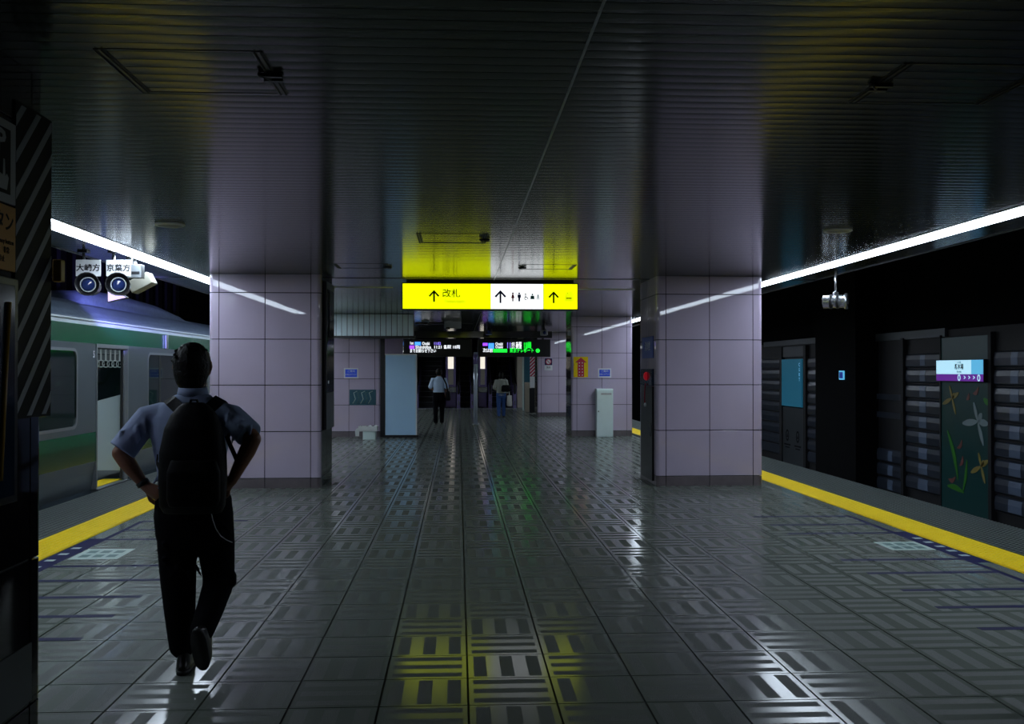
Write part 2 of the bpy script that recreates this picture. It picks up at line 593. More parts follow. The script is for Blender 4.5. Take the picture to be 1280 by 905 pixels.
m = MB(); m.box((SEAM - .0055, 1.0, CZ - .002), (SEAM + .0055, CEND, CZ + .012), 'ceiling_seam'); m.build('seam_strip', ceiling)
m = MB(); m.box((CL, 14.02, CZ - .006), (CR, 14.07, CZ + .01), 'dark_metal'); m.build('joint_cover', ceiling)
m = MB(); m.box((-2.6, 15.55, CZ - .012), (-1.0, 15.62, CZ + .01), 'white_paint'); m.build('slot_rail', ceiling)
m = MB(); m.box((1.75, 15.75, CZ - .012), (2.75, 15.82, CZ + .01), 'white_paint'); m.build('slot_rail', ceiling)

# inspection hatches in the ceiling
def hatch(x0, x1, y0, y1, latch, label):
    t = thing('ceiling_hatch', label, 'hatch', ((x0 + x1) / 2, (y0 + y1) / 2, CZ))
    cx, cy = (x0 + x1) / 2, (y0 + y1) / 2
    hx, hy = (x1 - x0) / 2, (y1 - y0) / 2
    for s in (-1, 1):
        m = MB(); m.box((s * hx - .022, -hy, -.004), (s * hx + .022, hy, .002), 'black_metal')
        e = m.build('frame_side', t)
        m = MB()
        for u in (-.012, .012): m.box((s * hx + u - .003, -hy, -.009), (s * hx + u + .003, hy, -.006), 'joint_black')
        m.build('groove', e)
        m = MB(); m.box((-hx, s * hy - .004, -.003), (hx, s * hy + .004, .002), 'black_metal'); m.build('frame_end', t)
    m = MB()
    x = latch * hx
    m.box((x - .05, -.035, -.022), (x + .05, -.010, -.005), 'black_metal')
    m.box((x - .035, .015, -.026), (x + .045, .04, -.005), 'black_metal')
    m.tube([(x - .045, -.05, -.014), (x + .01, .05, -.018)], .009, 'black_metal', 8)
    m.build('latch', t)
hatch(-1.42, -.80, 4.08, 4.70, 1, 'square ceiling hatch above the man with backpack')
hatch(1.86, 2.47, 4.10, 4.70, -1, 'square ceiling hatch at the upper right of the ceiling')
hatch(-.37, .25, 9.43, 10.12, 1, 'small ceiling hatch just before the yellow sign')
hatch(-1.47, -.86, 12.15, 12.7, 1, 'ceiling hatch beside the left end of the yellow sign')
hatch(.78, 1.40, 12.15, 12.7, -1, 'ceiling hatch beside the right end of the yellow sign')
def speaker(x, y, label):
    t = thing('ceiling_speaker', label, 'speaker', (x, y, CZ))
    m = MB(); pr = [(.125, 0), (.13, -.012), (.115, -.02), (.105, -.012)]
    n = 28; vs = []; fs = []
    for r_, z_ in pr:
        vs += [(r_ * math.cos(2 * PI * k / n), r_ * math.sin(2 * PI * k / n), z_) for k in range(n)]
    for i in range(3):
        fs += [(i * n + k, i * n + (k + 1) % n, (i + 1) * n + (k + 1) % n, (i + 1) * n + k) for k in range(n)]
    m.add(vs, fs, 'white_paint', True); m.build('rim', t)
    m = MB(); m.loft([(0, 0, -.004, .106, .106), (0, 0, -.013, .104, .104), (0, 0, -.016, .06, .06)], 'grey_paint', 28); m.build('grille', t)
speaker(-2.5, 8.95, 'round ceiling speaker left of the walkway')
speaker(3.42, 9.0, 'round ceiling speaker right of the walkway')

# long strip lamps along both platform edges, in tubes end to end
def strip(x, label):
    t = thing('strip_lamp', label, 'lamp', (x, 25, CZ))
    m = MB(); m.box((-LW - .01, -20.8, -.004), (-LW + .012, 15.4, .012), 'lamp_housing'); m.box((LW - .012, -20.8, -.004), (LW + .01, 15.4, .012), 'lamp_housing'); m.build('housing', t)
    y = -20.8
    while y < 15.3:
        m = MB(); e = min(y + 2.4, 15.4)
        m.box((-LW + .014, y + .004, -.008), (LW - .014, e - .004, .010), 'strip_lamp'); m.build('diffuser', t)
        y += 2.4
strip(LX[0], 'long white strip lamp along the ceiling above the train')
strip(LX[1], 'long white strip lamp along the ceiling beside the empty track')

# ------------------------------------------------------------------ tiled pillars
PROWS = [(.0, .126), (.136, .740), (.750, 1.351), (1.361, 1.956), (1.966, 2.569), (2.579, CZ - .002)]
def pillar(x0, x1, y0, y1, label, dark_side):
    t = thing('pillar', label, 'pillar', ((x0 + x1) / 2, y0, 0))
    ox, oy = (x0 + x1) / 2, y0
    B = Matrix.Translation((-ox, -oy, 0))
    m = MB(); m.T = B
    m.box((x0 + .05, y0 + .05, 0), (x1 - .05, y1 - .05, CZ), 'joint_black'); 
    m.box((x0 + .014, y0 + .11, .002), (x1 - .014, y1 - .11, CZ - .003), 'joint_black')
    m.box((x0 + .11, y0 + .014, .002), (x1 - .11, y1 - .014, CZ - .003), 'joint_black')
    m.build('core', t)
    c = .125; r = .05
    mid = (x0 + x1) / 2
    for zi, (a, b) in enumerate(PROWS):
        mt = 'pillar_base' if zi == 0 else 'pillar_tile'
        nm = 'base_tile' if zi == 0 else 'tile'
        for (ya, yb) in ((y0, y0 + .014), (y1 - .014, y1)):
            for (xa, xb) in ((x0 + c + .009, mid - .0045), (mid + .0045, x1 - c - .009)):
                m = MB(); m.T = B; m.box((xa, ya, a), (xb, yb, b), mt, .0025); m.build(nm, t)
        ym = (y0 + y1) / 2
        for sx, (xa, xb) in ((-1, (x0, x0 + .014)), (1, (x1 - .014, x1))):
            mm = 'black_cladding' if sx == dark_side else mt
            for (ya, yb) in ((y0 + c + .009, ym - .0045), (ym + .0045, y1 - c - .009)):
                m = MB(); m.T = B; m.box((xa, ya, a), (xb, yb, b), mm, .0025); m.build(nm if mm == mt else 'cladding_panel', t)
        # rounded corner pieces
        for (cx, sx) in ((x0, 1), (x1, -1)):
            for (cy, sy) in ((y0, 1), (y1, -1)):
                pts = [(c, 0.)]
                pts += [(r - r * math.sin(R(a_)), r - r * math.cos(R(a_))) for a_ in range(0, 91, 15)]
                pts += [(0., c)]
                inn = [(.014, c), (.014, .05), (.05, .014), (c, .014)]
                poly = [(cx + sx * px_, cy + sy * py_) for px_, py_ in pts + inn]
                m = MB(); m.T = B
                mm = 'black_cladding' if (dark_side == -sx and cy == y1) else mt
                m.prism(poly, (a, b), mm, 'xy'); m.build('corner_' + nm, t)
    return t
PX_L = (-3.27, -1.815); PX_R = (2.655, 4.10)
PYS = [3.30, 13.52, 23.80, 34.1]
D = 1.25
LAB_L = ['dark near pillar at the left edge with striped panel', 'mauve tiled pillar beside the train door, left of the yellow sign',
         'far mauve tiled pillar behind the pale blue board', 'farthest left pillar behind the pale blue board']
LAB_R = ['nearest right pillar, at the right of the walkway before the alarm pillar', 'large mauve tiled pillar with red alarm lamp, right of the yellow sign',
         'far mauve tiled pillar with yellow arrow poster and white cabinet', 'farthest mauve tiled pillar with no smoking sign']
for i in range(4):
    if i < 3: pillar(PX_L[0], PX_L[1], PYS[i], PYS[i] + D, LAB_L[i], 1)
    pillar(PX_R[0], PX_R[1], PYS[i], PYS[i] + D, LAB_R[i], 0 if i == 1 else -1)
FX = PX_L[1]                       # face of the left pillars towards the walkway

# near left pillar: striped plate, STOP plate, button plate, glass box
t = thing('stripe_panel', 'black panel with slanting white stripes on the dark near pillar', 'panel', (FX, 4.42, 1.35))
ya, yb, za, zb = 4.245, 4.612, 1.352, 2.66
m = MB(); m.box((0, ya - 4.42, 0), (.008, yb - 4.42, zb - za), 'print_black'); m.build('plate', t)
def clip_stripe(z0, hgt, slope, ya, yb, za, zb):
    poly = [(ya, z0), (yb, z0 + slope * (yb - ya)), (yb, z0 + hgt + slope * (yb - ya)), (ya, z0 + hgt)]
    for ax, lim, keep in ((1, za, 1), (1, zb, -1)):
        out = []
        for i in range(len(poly)):
            p, q = poly[i], poly[(i + 1) % len(poly)]
            ip = (p[ax] - lim) * keep >= 0; iq = (q[ax] - lim) * keep >= 0
            if ip: out.append(p)
            if ip != iq:
                s = (lim - p[ax]) / (q[ax] - p[ax])
                out.append((p[0] + s * (q[0] - p[0]), p[1] + s * (q[1] - p[1])))
        poly = out
        if len(poly) < 3: return None
    return poly
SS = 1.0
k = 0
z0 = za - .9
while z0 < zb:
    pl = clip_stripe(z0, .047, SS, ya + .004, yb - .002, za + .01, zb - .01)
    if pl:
        m = MB(); m.prism([(p[0] - 4.42, p[1] - za) for p in pl], (.008, .0095), 'stripe_white_dimmed', 'yz'); m.build('stripe', t)
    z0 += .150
t = thing('stop_sign', 'white bordered STOP hand sign on the dark near pillar', 'sign', (FX, 3.95, 2.22))
m = MB(); m.box((0, -.31, 0), (.012, .29, .33), 'print_grey', .004); m.build('plate', t)
m = MB(); m.box((.012, -.27, .035), (.014, .235, .295), 'print_black'); f = m.build('field', t)
text('lettering', 'STOP', .125, 'print_grey', (.0155, -.01, .235), '+x', t, sx=1.3, bold=.004)
m = MB()
m.prism([(.13, .05), (.20, .05), (.215, .10), (.20, .115), (.185, .10), (.18, .17), (.168, .17), (.164, .105), (.135, .11), (.12, .09)], (.014, .0155), 'print_grey', 'yz'); m.build('hand_symbol', t)
t = thing('button_notice', 'orange emergency button notice below the STOP sign', 'sign', (FX, 3.95, 1.95))
m = MB(); m.box((0, -.31, 0), (.010, .295, .262), 'print_orange', .003); m.build('plate', t)
text('lettering', '非常停止ボタン', .085, 'print_black', (.0105, .275, .19), '+x', t, align='RIGHT', bold=.001)
for i in range(3): text('small_lettering', 'Emergency button' if i == 0 else ('非常' if i == 1 else '停止'), .028, 'print_black', (.0105, .275 - .04 * i, .115 - .036 * i), '+x', t, align='RIGHT')
t = thing('button_cabinet', 'dark blue glass fronted cabinet under the orange notice', 'cabinet', (FX, 3.95, 1.02))
m = MB(); m.box((0, -.3, 0), (.03, .275, .9), 'dark_metal', .004); m.build('case', t)
m = MB(); m.box((.03, -.27, .03), (.034, .235, .87), 'cabinet_blue'); m.build('glass', t)
m = MB(); m.tube([(.036, .1, .1), (.036, .13, .4), (.036, .17, .8)], .012, 'amber', 8); m.build('cord', t)
m = MB(); m.box((0, 4.0 - 4.2, 0), (.006, 4.43 - 4.2, .245), 'wall_steel', .002)
tag(m.build('access_plate', None, (FX, 4.2, .15)), 'grey metal access plate low on the dark near pillar', 'plate')
m = MB(); m.box((-.02, -.02, -.05), (.02, .03, .05), 'amber', .006); m.box((-.03, -.012, -.03), (-.02, .02, .03), 'dark_metal')
tag(m.build('marker_lamp', None, (FX + .03, 4.635, 1.995)), 'small amber marker lamp on the edge of the dark near pillar', 'lamp')

# middle left pillar: black display casing on the side towards the walkway
t = thing('display_case', 'dark glass display case on the side of the left mauve pillar', 'display case', (FX, 14.15, .75))
m = MB(); m.box((0, -.42, 0), (.05, .42, 2.0), 'black_metal', .006); m.build('case', t)
m = MB(); m.box((.05, -.37, .5), (.054, .37, 1.9), 'black_cladding'); m.build('glass', t)
m = MB(); m.box((.054, -.3, .62), (.057, -.2, .66), 'print_white'); m.build('label_plate', t)
m = MB(); m.tube([(.07, -.34, 1.25), (.07, -.34, 1.85), (.05, -.34, 1.88)], .012, 'dark_metal', 8); m.build('rail', t)

# right pillar: fire alarm column on the side towards the walkway
RX = PX_R[0]
t = thing('alarm_cabinet', 'dark fire hydrant cabinet with red lamp on right pillar side', 'cabinet', (RX, 14.1, .05))
m = MB(); m.box((-.03, -.42, 0), (0, .42, 1.28), 'black_metal', .005); d = m.build('door', t)
m = MB(); m.box((-.045, -.36, .60), (-.03, -.33, .78), 'steel'); m.build('handle', d)
m = MB(); m.box((-.035, -.42, 1.29), (0, .42, 1.52), 'cabinet_blue', .005); m.build('lamp_panel', t)
m = MB(); m.T = Matrix.Rotation(-PI / 2, 4, 'Y')
m.loft([(1.42, .0, .035, .06, .06), (1.42, 0, .055, .056, .056), (1.42, 0, .07, .04, .04), (1.42, 0, .078, .015, .015)], 'alarm_red', 20)
a = m.build('alarm_lamp', t); a.location.y = -.05
m = MB(); m.tube([(-.05, -.05, 1.32), (-.055, -.02, 1.22), (-.05, .02, 1.12), (-.05, 0, 1.03)], .008, 'print_red', 8); m.build('pull_cord', t)
m = MB(); m.ball((-.045, .0, 1.02), (.02, .02, .03), 'white_paint'); m.build('pull_knob', t)
t = thing('blue_reflection', 'plate painted as a blue reflection above the red alarm lamp', 'sign', (RX, 14.1, 1.72))  # blue reflection on the pillar side, painted as a lettered plate
m = MB(); m.box((-.012, -.40, 0), (0, .42, .30), 'print_blue', .003); m.build('plate', t)
text('lettering', '消火栓', .14, 'print_white', (-.0135, .0, .16), '-x', t)

# ------------------------------------------------------------------ hanging yellow sign
SY_ = 14.25
sx0, sx1 = on_y(503, SY_), on_y(722, SY_)
sz1, sz0 = zat(354.5, .5, SY_), zat(386.5, .5, SY_)
t = thing('direction_sign', 'long lit yellow and white direction sign under the ceiling', 'sign', (0, SY_, sz0))
hz = sz1 - sz0
m = MB(); m.box((sx0 - .012, 0, -.012), (sx1 + .012, .22, hz + .012), 'black_metal', .004); m.build('casing', t)
m = MB(); m.box((sx0 + .05, .05, hz + .012), (sx1 - .05, .17, CZ - sz0 - .003), 'black_metal'); m.build('ceiling_mount', t)
c1, c2 = on_y(613.5, SY_), on_y(679.5, SY_)
for a, b, mt in ((sx0 + .004, c1, 'lit_yellow'), (c1, c2 - .006, 'lit_white'), (c2, sx1 - .004, 'lit_yellow')):
    m = MB(); m.box((a, -.006, .004), (b, 0, hz - .004), mt); m.build('lit_panel', t)
    m = MB(); m.box((a, .22, .004), (b, .226, hz - .004), mt); m.build('lit_panel', t)
SC = depth(.4, SY_) / F
def sgn(px, py):
    return (on_y(px, SY_), -.0075, zat(py, .5, SY_) - sz0)
def arrow(px, py, mt, s=1.0):
    x, y, z = sgn(px, py); k = SC * s
    m = MB()
    m.prism([(x - 1.1 * k, z - 7.2 * k), (x + 1.1 * k, z - 7.2 * k), (x + 1.1 * k, z + 3.6 * k), (x + 5.0 * k, z - .9 * k), (x + 6.8 * k, z + .6 * k), (x, z + 7.8 * k), (x - 6.8 * k, z + .6 * k), (x - 5.0 * k, z - .9 * k), (x - 1.1 * k, z + 3.6 * k)], (-.009, -.0062), mt, 'xz')
    m.build('arrow', t)
arrow(542.5, 370.5, 'print_black'); arrow(625.5, 371, 'print_navy', 1.08); arrow(692, 371.5, 'print_black')
text('lettering', '改札', 11.5 * SC, 'print_black', sgn(564, 367.5), '-y', t, bold=.0012)
text('small_lettering', 'Ticket Gate', 5.2 * SC, 'print_olive', sgn(568, 377), '-y', t)
def icon(px, py, parts, mt, name):
    x, y, z = sgn(px, py); m = MB()
    for kind, a in parts:
        if kind == 'c':
            cx, cz, r_ = a
            m.prism([(x + (cx + r_ * math.cos(q * PI / 6)) * SC, z + (cz + r_ * math.sin(q * PI / 6)) * SC) for q in range(12)], (-.009, -.0062), mt, 'xz')
        else:
            m.prism([(x + p * SC, z + q * SC) for p, q in a], (-.009, -.0062), mt, 'xz')
    m.build(name, t)
icon(641, 371, [('c', (0, 4.4, 1.2)), ('p', [(-1, 3), (1, 3), (2.1, -1.6), (.8, -1.6), (.8, -5.6), (-.8, -5.6), (-.8, -1.6), (-2.1, -1.6)])], 'print_red', 'woman_symbol')
icon(649, 371, [('c', (0, 4.4, 1.2)), ('p', [(-2.1, 3), (2.1, 3), (2.1, -1), (1.2, -1), (1.2, -5.6), (-1.2, -5.6), (-1.2, -1), (-2.1, -1)])], 'print_blue', 'man_symbol')
icon(645, 371, [('p', [(-.25, -5.6), (.25, -5.6), (.25, 5.6), (-.25, 5.6)])], 'print_black', 'divider')
icon(657.5, 371, [('c', (-.6, 3.6, .9)), ('p', [(-1.1, 2.6), (-.2, 2.6), (.2, -.2), (2.0, -.4), (3.0, -2.9), (2.3, -3.2), (1.3, -1.2), (-1.0, -1.0)]), ('p', [(-1.4, .4), (-2.4, -1.6), (-1.2, -3.8), (.8, -3.6), (1.2, -2.6), (.2, -3.0), (-.9, -2.8), (-1.5, -1.4), (-.9, .2)])], 'print_grey', 'wheelchair_symbol')
icon(665.5, 371, [('c', (0, 3.0, 1.1)), ('p', [(-2.2, 1.6), (2.2, 1.6), (2.6, -2.8), (-2.6, -2.8)])], 'print_teal', 'ostomate_symbol')
icon(672.5, 371, [('c', (0, 2.0, 1.0)), ('p', [(-2.0, .6), (2.0, .6), (.9, -.8), (-.9, -.8)]), ('p', [(-1.6, -1.4), (-.4, -1.4), (-.4, -2.8), (-1.6, -2.8)]), ('p', [(.4, -1.4), (1.6, -1.4), (1.6, -2.8), (.4, -2.8)])], 'print_teal', 'infant_symbol')
x, y, z = sgn(711.2, 370); m = MB()
ring(m, [(x - 4.2 * SC, z - 5.6 * SC), (x + 4.2 * SC, z - 5.6 * SC), (x + 4.2 * SC, z + 1.6 * SC), (x - 4.2 * SC, z + 1.6 * SC)], [(x - 3.7 * SC, z - 5.1 * SC), (x + 3.7 * SC, z - 5.1 * SC), (x + 3.7 * SC, z + 1.1 * SC), (x - 3.7 * SC, z + 1.1 * SC)], (-.009, -.0062), 'print_black', 'xz')
for q in (-2.2, 0, 2.2): m.box((x + (q - .8) * SC, -.009, z - 3.6 * SC), (x + (q + .8) * SC, -.0062, z - 1.2 * SC), 'print_black')
m.prism([(x - 3 * SC, z + 3.2 * SC), (x - 1 * SC, z + 3.2 * SC), (x - 2 * SC, z + 5 * SC)], (-.009, -.0062), 'print_black', 'xz')
m.prism([(x + 1 * SC, z + 5 * SC), (x + 3 * SC, z + 5 * SC), (x + 2 * SC, z + 3.2 * SC)], (-.009, -.0062), 'print_black', 'xz')
m.build('lift_symbol', t)

# ------------------------------------------------------------------ train on the left track
TX = -4.72
TY0, TY1 = 2.2, 24.5
train = thing('train_carriage', 'silver commuter train carriage with green stripes at the left platform', 'train', (TX, 13, 0))
TB = Matrix.Translation((-TX, -13, 0))
# side profile: (x, z)
PROF = [(-.09, -.32), (-.06, .0), (-.03, .22), (0, .37), (0, .75), (0, .83), (0, 1.80), (0, 1.90), (0, 2.13), (0, 2.20), (-.03, 2.24), (-.12, 2.31), (-.30, 2.42), (-.62, 2.52), (-1.475, 2.60)]
def side_strip(za, zb, y0, y1, mt, name, th=.03, par=None):
    pr = [p for p in PROF if za - 1e-6 <= p[1] <= zb + 1e-6]
    def at(z):
        for (x_, z_), (u_, w_) in zip(PROF, PROF[1:]):
            if z_ <= z <= w_: return x_ + (u_ - x_) * (z - z_) / (w_ - z_)
        return 0
    if not pr or pr[0][1] > za + 1e-6: pr = [(at(za), za)] + pr
    if pr[-1][1] < zb - 1e-6: pr = pr + [(at(zb), zb)]
    poly = [(TX + p[0], p[1]) for p in pr] + [(TX + p[0] - th, p[1]) for p in reversed(pr)]
    m = MB(); m.T = TB; m.prism(poly, (y0, y1), mt, 'xz')
    return m.build(name, par or train)
DC = [on_x(141, TX) - 4.82, on_x(141, TX), on_x(141, TX) + 4.82]
DW = .64
openings = [(c - DW, c + DW) for c in DC]
WIN = []
WIN.append((on_x(66, TX) - 1.35, on_x(95.5, TX)))
WIN.append((on_x(185.5, TX), on_x(185.5, TX) + 2.05))
WIN.append((4.2, 6.0)); WIN.append((DC[2] + .95, 22.2))
WZ = (.86, 1.79)
DZ = 1.90
segs = []; p = TY0
for a, b in openings:
    segs.append((p, a)); p = b
segs.append((p, TY1))
for a, b in segs:
    side_strip(-.32, .0, a, b, 'train_silver', 'sill_panel')
    side_strip(.0, .37, a, b, 'train_silver', 'side_panel')
    side_strip(.37, .60, a, b, 'train_dark_green', 'lower_stripe')
    side_strip(.60, .75, a, b, 'train_green', 'lower_stripe')
    side_strip(.75, WZ[0], a, b, 'train_silver', 'side_panel')
    side_strip(WZ[1], DZ, a, b, 'train_silver', 'side_panel')
    ws = sorted([w_ for w_ in WIN if w_[0] > a - .2 and w_[1] < b + .2])
    q = a
    for u, v in ws:
        side_strip(WZ[0], WZ[1], q, max(u, q + .01), 'train_silver', 'side_panel'); q = v
    side_strip(WZ[0], WZ[1], q, b, 'train_silver', 'side_panel')
side_strip(DZ, 2.13, TY0, TY1, 'train_green', 'upper_stripe')
side_strip(2.13, 2.20, TY0, TY1, 'train_white', 'gutter_band')
m = MB(); m.T = TB; m.box((TX, TY0, 2.185), (TX + .025, TY1, 2.205), 'train_white'); m.build('gutter', train)
pts = [p for p in PROF if p[1] >= 2.2]
full = [(TX + p[0], p[1]) for p in pts] + [(TX - 2.95 - p[0], p[1]) for p in reversed(pts[:-1])]
inner = [(x_ + (.04 if x_ < TX - 1.475 else -.04), z_ - .05) for x_, z_ in full]
m = MB(); m.T = TB; m.prism(full + inner[::-1], (TY0, TY1), 'train_roof', 'xz'); m.build('roof', train)
m = MB(); m.T = TB; m.box((TX - 2.95, TY0, -.32), (TX - 2.90, TY1, .85), 'train_silver'); m.box((TX - 2.95, TY0, 1.75), (TX - 2.90, TY1, 2.25), 'train_silver'); m.build('far_side', train)
m = MB(); m.T = TB; m.box((TX - 2.93, TY0, .85), (TX - 2.915, TY1, 1.75), 'train_glass'); m.build('far_window', train)
m = MB(); m.T = TB; m.box((TX - 2.9, TY0, -.1), (TX - .06, TY1, .0), 'train_floor'); m.build('floor_pan', train)
m = MB(); m.T = TB; m.box((TX - 2.6, TY0 + .5, -.9), (TX - .35, TY1 - .5, -.1), 'rubber'); m.build('underframe', train)
m = MB(); m.T = TB; m.box((TX - 2.75, TY0, 2.16), (TX - .10, TY1, 2.19), 'white_paint'); m.build('inner_ceiling', train)
for x in (TX - .95, TX - 2.0):
    m = MB(); m.T = TB; m.box((x - .06, TY0 + .4, 2.135), (x + .06, TY1 - .4, 2.16), 'interior_lamp'); m.build('interior_lamp', train)
for u, v in WIN:
    m = MB(); m.T = TB
    ring(m, rrect(u - .035, WZ[0] - .035, v + .035, WZ[1] + .035, .13), rrect(u, WZ[0], v, WZ[1], .10), (TX - .02, TX + .006), 'steel_brushed')
    f = m.build('window_frame', train)
    m = MB(); m.T = TB; m.prism(rrect(u, WZ[0], v, WZ[1], .10), (TX - .014, TX - .008), 'train_glass', 'yz'); m.build('pane', f)
    if v - u > 1.5:
        m = MB(); m.T = TB; yy = u + .62; m.box((TX - .02, yy - .035, WZ[0]), (TX - .003, yy + .035, WZ[1]), 'rubber'); m.build('mullion', f)
for di, (a, b) in enumerate(openings):
    m = MB(); m.T = TB
    for yy in (a, b - .035): m.box((TX - .09, yy, -.02), (TX + .008, yy + .035, DZ), 'steel_brushed')
    m.box((TX - .09, a, DZ - .05), (TX + .01, b, DZ), 'steel_brushed')
    m.build('door_frame', train)
    # leaves slid open, only their rubber edges show in the doorway
    for yy, s in ((a + .03, 1), (b - .09, -1)):
        m = MB(); m.T = TB
        m.box((TX - .075, yy, .02), (TX - .035, yy + .06, DZ - .06), 'steel', .004); dl = m.build('door_leaf', train)
        m = MB(); m.T = TB; e = yy + .06 if s > 0 else yy - .022
        m.box((TX - .07, e, .02), (TX - .04, e + .022, DZ - .06), 'rubber'); m.build('door_edge', dl)
    m = MB(); m.T = TB; m.box((TX - .33, a + .04, 0), (TX - .07, b - .04, .006), 'tactile_yellow'); m.build('threshold_strip', train)
    m = MB(); m.T = TB; m.box((TX - .07, a, -.05), (TX + .03, b, .0), 'steel_brushed'); m.build('door_sill', train)
# interior: bench ends, benches, poles, strap rails
for di, (a, b) in enumerate(openings):
    for side in (0, 1):
        xw = TX - .12 if side == 0 else TX - 2.85
        s = -1 if side == 0 else 1
        for yy in (a - .06, b + .03):
            m = MB(); m.T = TB
            m.prism([(xw, .12), (xw + s * .55, .12), (xw + s * .58, .55), (xw + s * .58, .95), (xw + s * .30, 1.12), (xw, 1.20)], (yy, yy + .03), 'train_white', 'xz'); m.build('bench_end', train)
            m = MB(); m.T = TB
            m.tube([(xw + s * .58, yy + .015, .5), (xw + s * .60, yy + .015, 1.2), (xw + s * .52, yy + .015, 1.65), (xw + s * .45, yy + .015, 2.15)], .017, 'steel', 8); m.build('grab_pole', train)
for (a, b) in segs:
    if b - a < 2: continue
    for side in (0, 1):
        xw = TX - .12 if side == 0 else TX - 2.85
        s = -1 if side == 0 else 1
        m = MB(); m.T = TB
        x0_, x1_ = sorted((xw, xw + s * .48)); m.box((x0_, a + .15, .18), (x1_, b - .15, .44), 'seat_fabric', .03)
        x0_, x1_ = sorted((xw, xw + s * .10)); m.box((x0_, a + .15, .44), (x1_, b - .15, .84), 'seat_fabric', .03)
        m.build('bench', train)
for x in (TX - .62, TX - 2.33):
    m = MB(); m.T = TB; m.tube([(x, TY0 + .4, 1.88), (x, TY1 - .4, 1.88)], .015, 'steel', 8); m.build('strap_rail', train)
    yy = DC[1] - 1.6
    while yy < DC[1] + 3.4:
        m = MB(); m.T = TB
        m.box((x - .012, yy - .004, 1.70), (x + .012, yy + .004, 1.88), 'white_paint')
        n_ = 12
        pts_ = [(x + .052 * math.cos(q * 2 * PI / n_), yy, 1.65 + .052 * math.sin(q * 2 * PI / n_)) for q in range(n_ + 1)]
        m.tube(pts_, .009, 'white_paint', 6); m.build('hand_strap', train); yy += .21
text('car_number', '5', .12, 'print_white', (on_x(117, TX) * 0 + .004, on_x(117, TX) - 13, 1.755), '+x', train, bold=.003)
m = MB(); m.T = TB; yy = on_x(207, TX); m.box((TX, yy - .06, 1.90), (TX + .03, yy + .06, 2.12), 'steel_brushed', .006); m.build('side_lamp', train)
# air conditioner on the roof
ac = MB(); ac.T = TB
poly = [(14.2, 2.45), (14.35, 2.60), (14.9, 2.70), (16.2, 2.74), (18.0, 2.70), (19.4, 2.58), (20.2, 2.45)]
vs, fs = [], []
for k, (xx, s_) in enumerate(((TX - .46, .55), (TX - .52, .85), (TX - .64, 1.0), (TX - 2.31, 1.0), (TX - 2.43, .85), (TX - 2.49, .55))):
    vs += [(xx, y_, 2.42 + (z_ - 2.42) * s_) for y_, z_ in poly]
np_ = len(poly)
for k in range(5):
    fs += [(k * np_ + i, k * np_ + i + 1, (k + 1) * np_ + i + 1, (k + 1) * np_ + i) for i in range(np_ - 1)]
fs += [tuple(range(np_)), tuple(5 * np_ + i for i in range(np_))]
ac.add(vs, fs, 'train_roof', True); ac.build('roof_unit', train)

# ------------------------------------------------------------------ camera pair with name plates above the train
def hooded_camera(x, y, word, label):
    t = thing('hooded_camera', label, 'camera', (x, y, 2.46), group='hooded cameras under the ceiling edge')
    m = MB(); m.T = Matrix.Rotation(R(12), 4, 'Z')
    n = 18
    prof = [(.085, .30), (.10, .26), (.10, .02), (.115, -.03), (.125, -.10), (.118, -.10), (.105, -.02), (.07, .0)]
    vs, fs = [], []
    for r_, yy in prof: vs += [(r_ * math.cos(2 * PI * k / n), yy, r_ * math.sin(2 * PI * k / n)) for k in range(n)]
    for i in range(len(prof) - 1): fs += [(i * n + k, i * n + (k + 1) % n, (i + 1) * n + (k + 1) % n, (i + 1) * n + k) for k in range(n)]
    fs.append(tuple(range(n)))
    m.add(vs, fs, 'black_metal', True); m.build('barrel', t)
    m = MB(); m.T = Matrix.Rotation(R(12), 4, 'Z') @ Matrix.Rotation(PI / 2, 4, 'X')
    m.ball((0, 0, .0), (.068, .068, .03), 'lens_blue'); m.build('lens', t)
    m = MB(); m.T = Matrix.Rotation(R(12), 4, 'Z'); n = 20
    ring(m, [(.080 * math.cos(2 * PI * k / n), .080 * math.sin(2 * PI * k / n)) for k in range(n)], [(.07 * math.cos(2 * PI * k / n), .07 * math.sin(2 * PI * k / n)) for k in range(n)], (-.02, .0), 'steel_brushed', 'xz'); m.build('lens_ring', t)
    m = MB(); m.box((-.13, -.005, .09), (.13, .005, .265), 'white_paint', .002); pl = m.build('name_plate', t)
    text('lettering', word, .080, 'print_black', (0, -.0065, .175), '-y', pl, sx=1.05, bold=.0015)
    m = MB(); m.tube([(-.06, .03, .05), (-.06, .03, CZ - 2.46)], .016, 'steel', 8); m.build('hanger', t)
    m = MB(); m.box((-.11, -.02, CZ - 2.46 - .02), (-.01, .08, CZ - 2.46), 'dark_metal'); m.build('ceiling_bracket', t)
    return t
hooded_camera(on_y(110, 11.0), 11.0, '大崎方', 'black hooded camera under the leftmost white name plate above the train')
hooded_camera(on_y(148, 11.0), 11.0, '京葉方', 'black hooded camera under the right hand white name plate above the train')
t = thing('flood_lamp', 'beige tilted box lamp beside the hooded cameras', 'lamp', (on_y(178, 11.9), 11.9, 2.56))
m = MB(); m.T = Matrix.Rotation(R(-28), 4, 'Y'); m.box((-.14, -.1, -.07), (.12, .12, .07), 'beige_box', .008); m.build('case', t)
m = MB(); m.box((-.17, -.05, .05), (-.08, .05, CZ - 2.56), 'steel'); m.build('hanger', t)
t = thing('added_violet_lamp', 'small added wedge shaped violet white lamp below the hooded cameras', 'lamp', (on_y(146, 11.5), 11.5, 2.36))  # added lamp, carries the violet spot for the train roof
m = MB(); m.prism([(-.10, -.055), (.12, .0), (.02, .06), (-.10, .07)], (-.02, .05), 'lamp_housing', 'xz'); m.build('case', t)
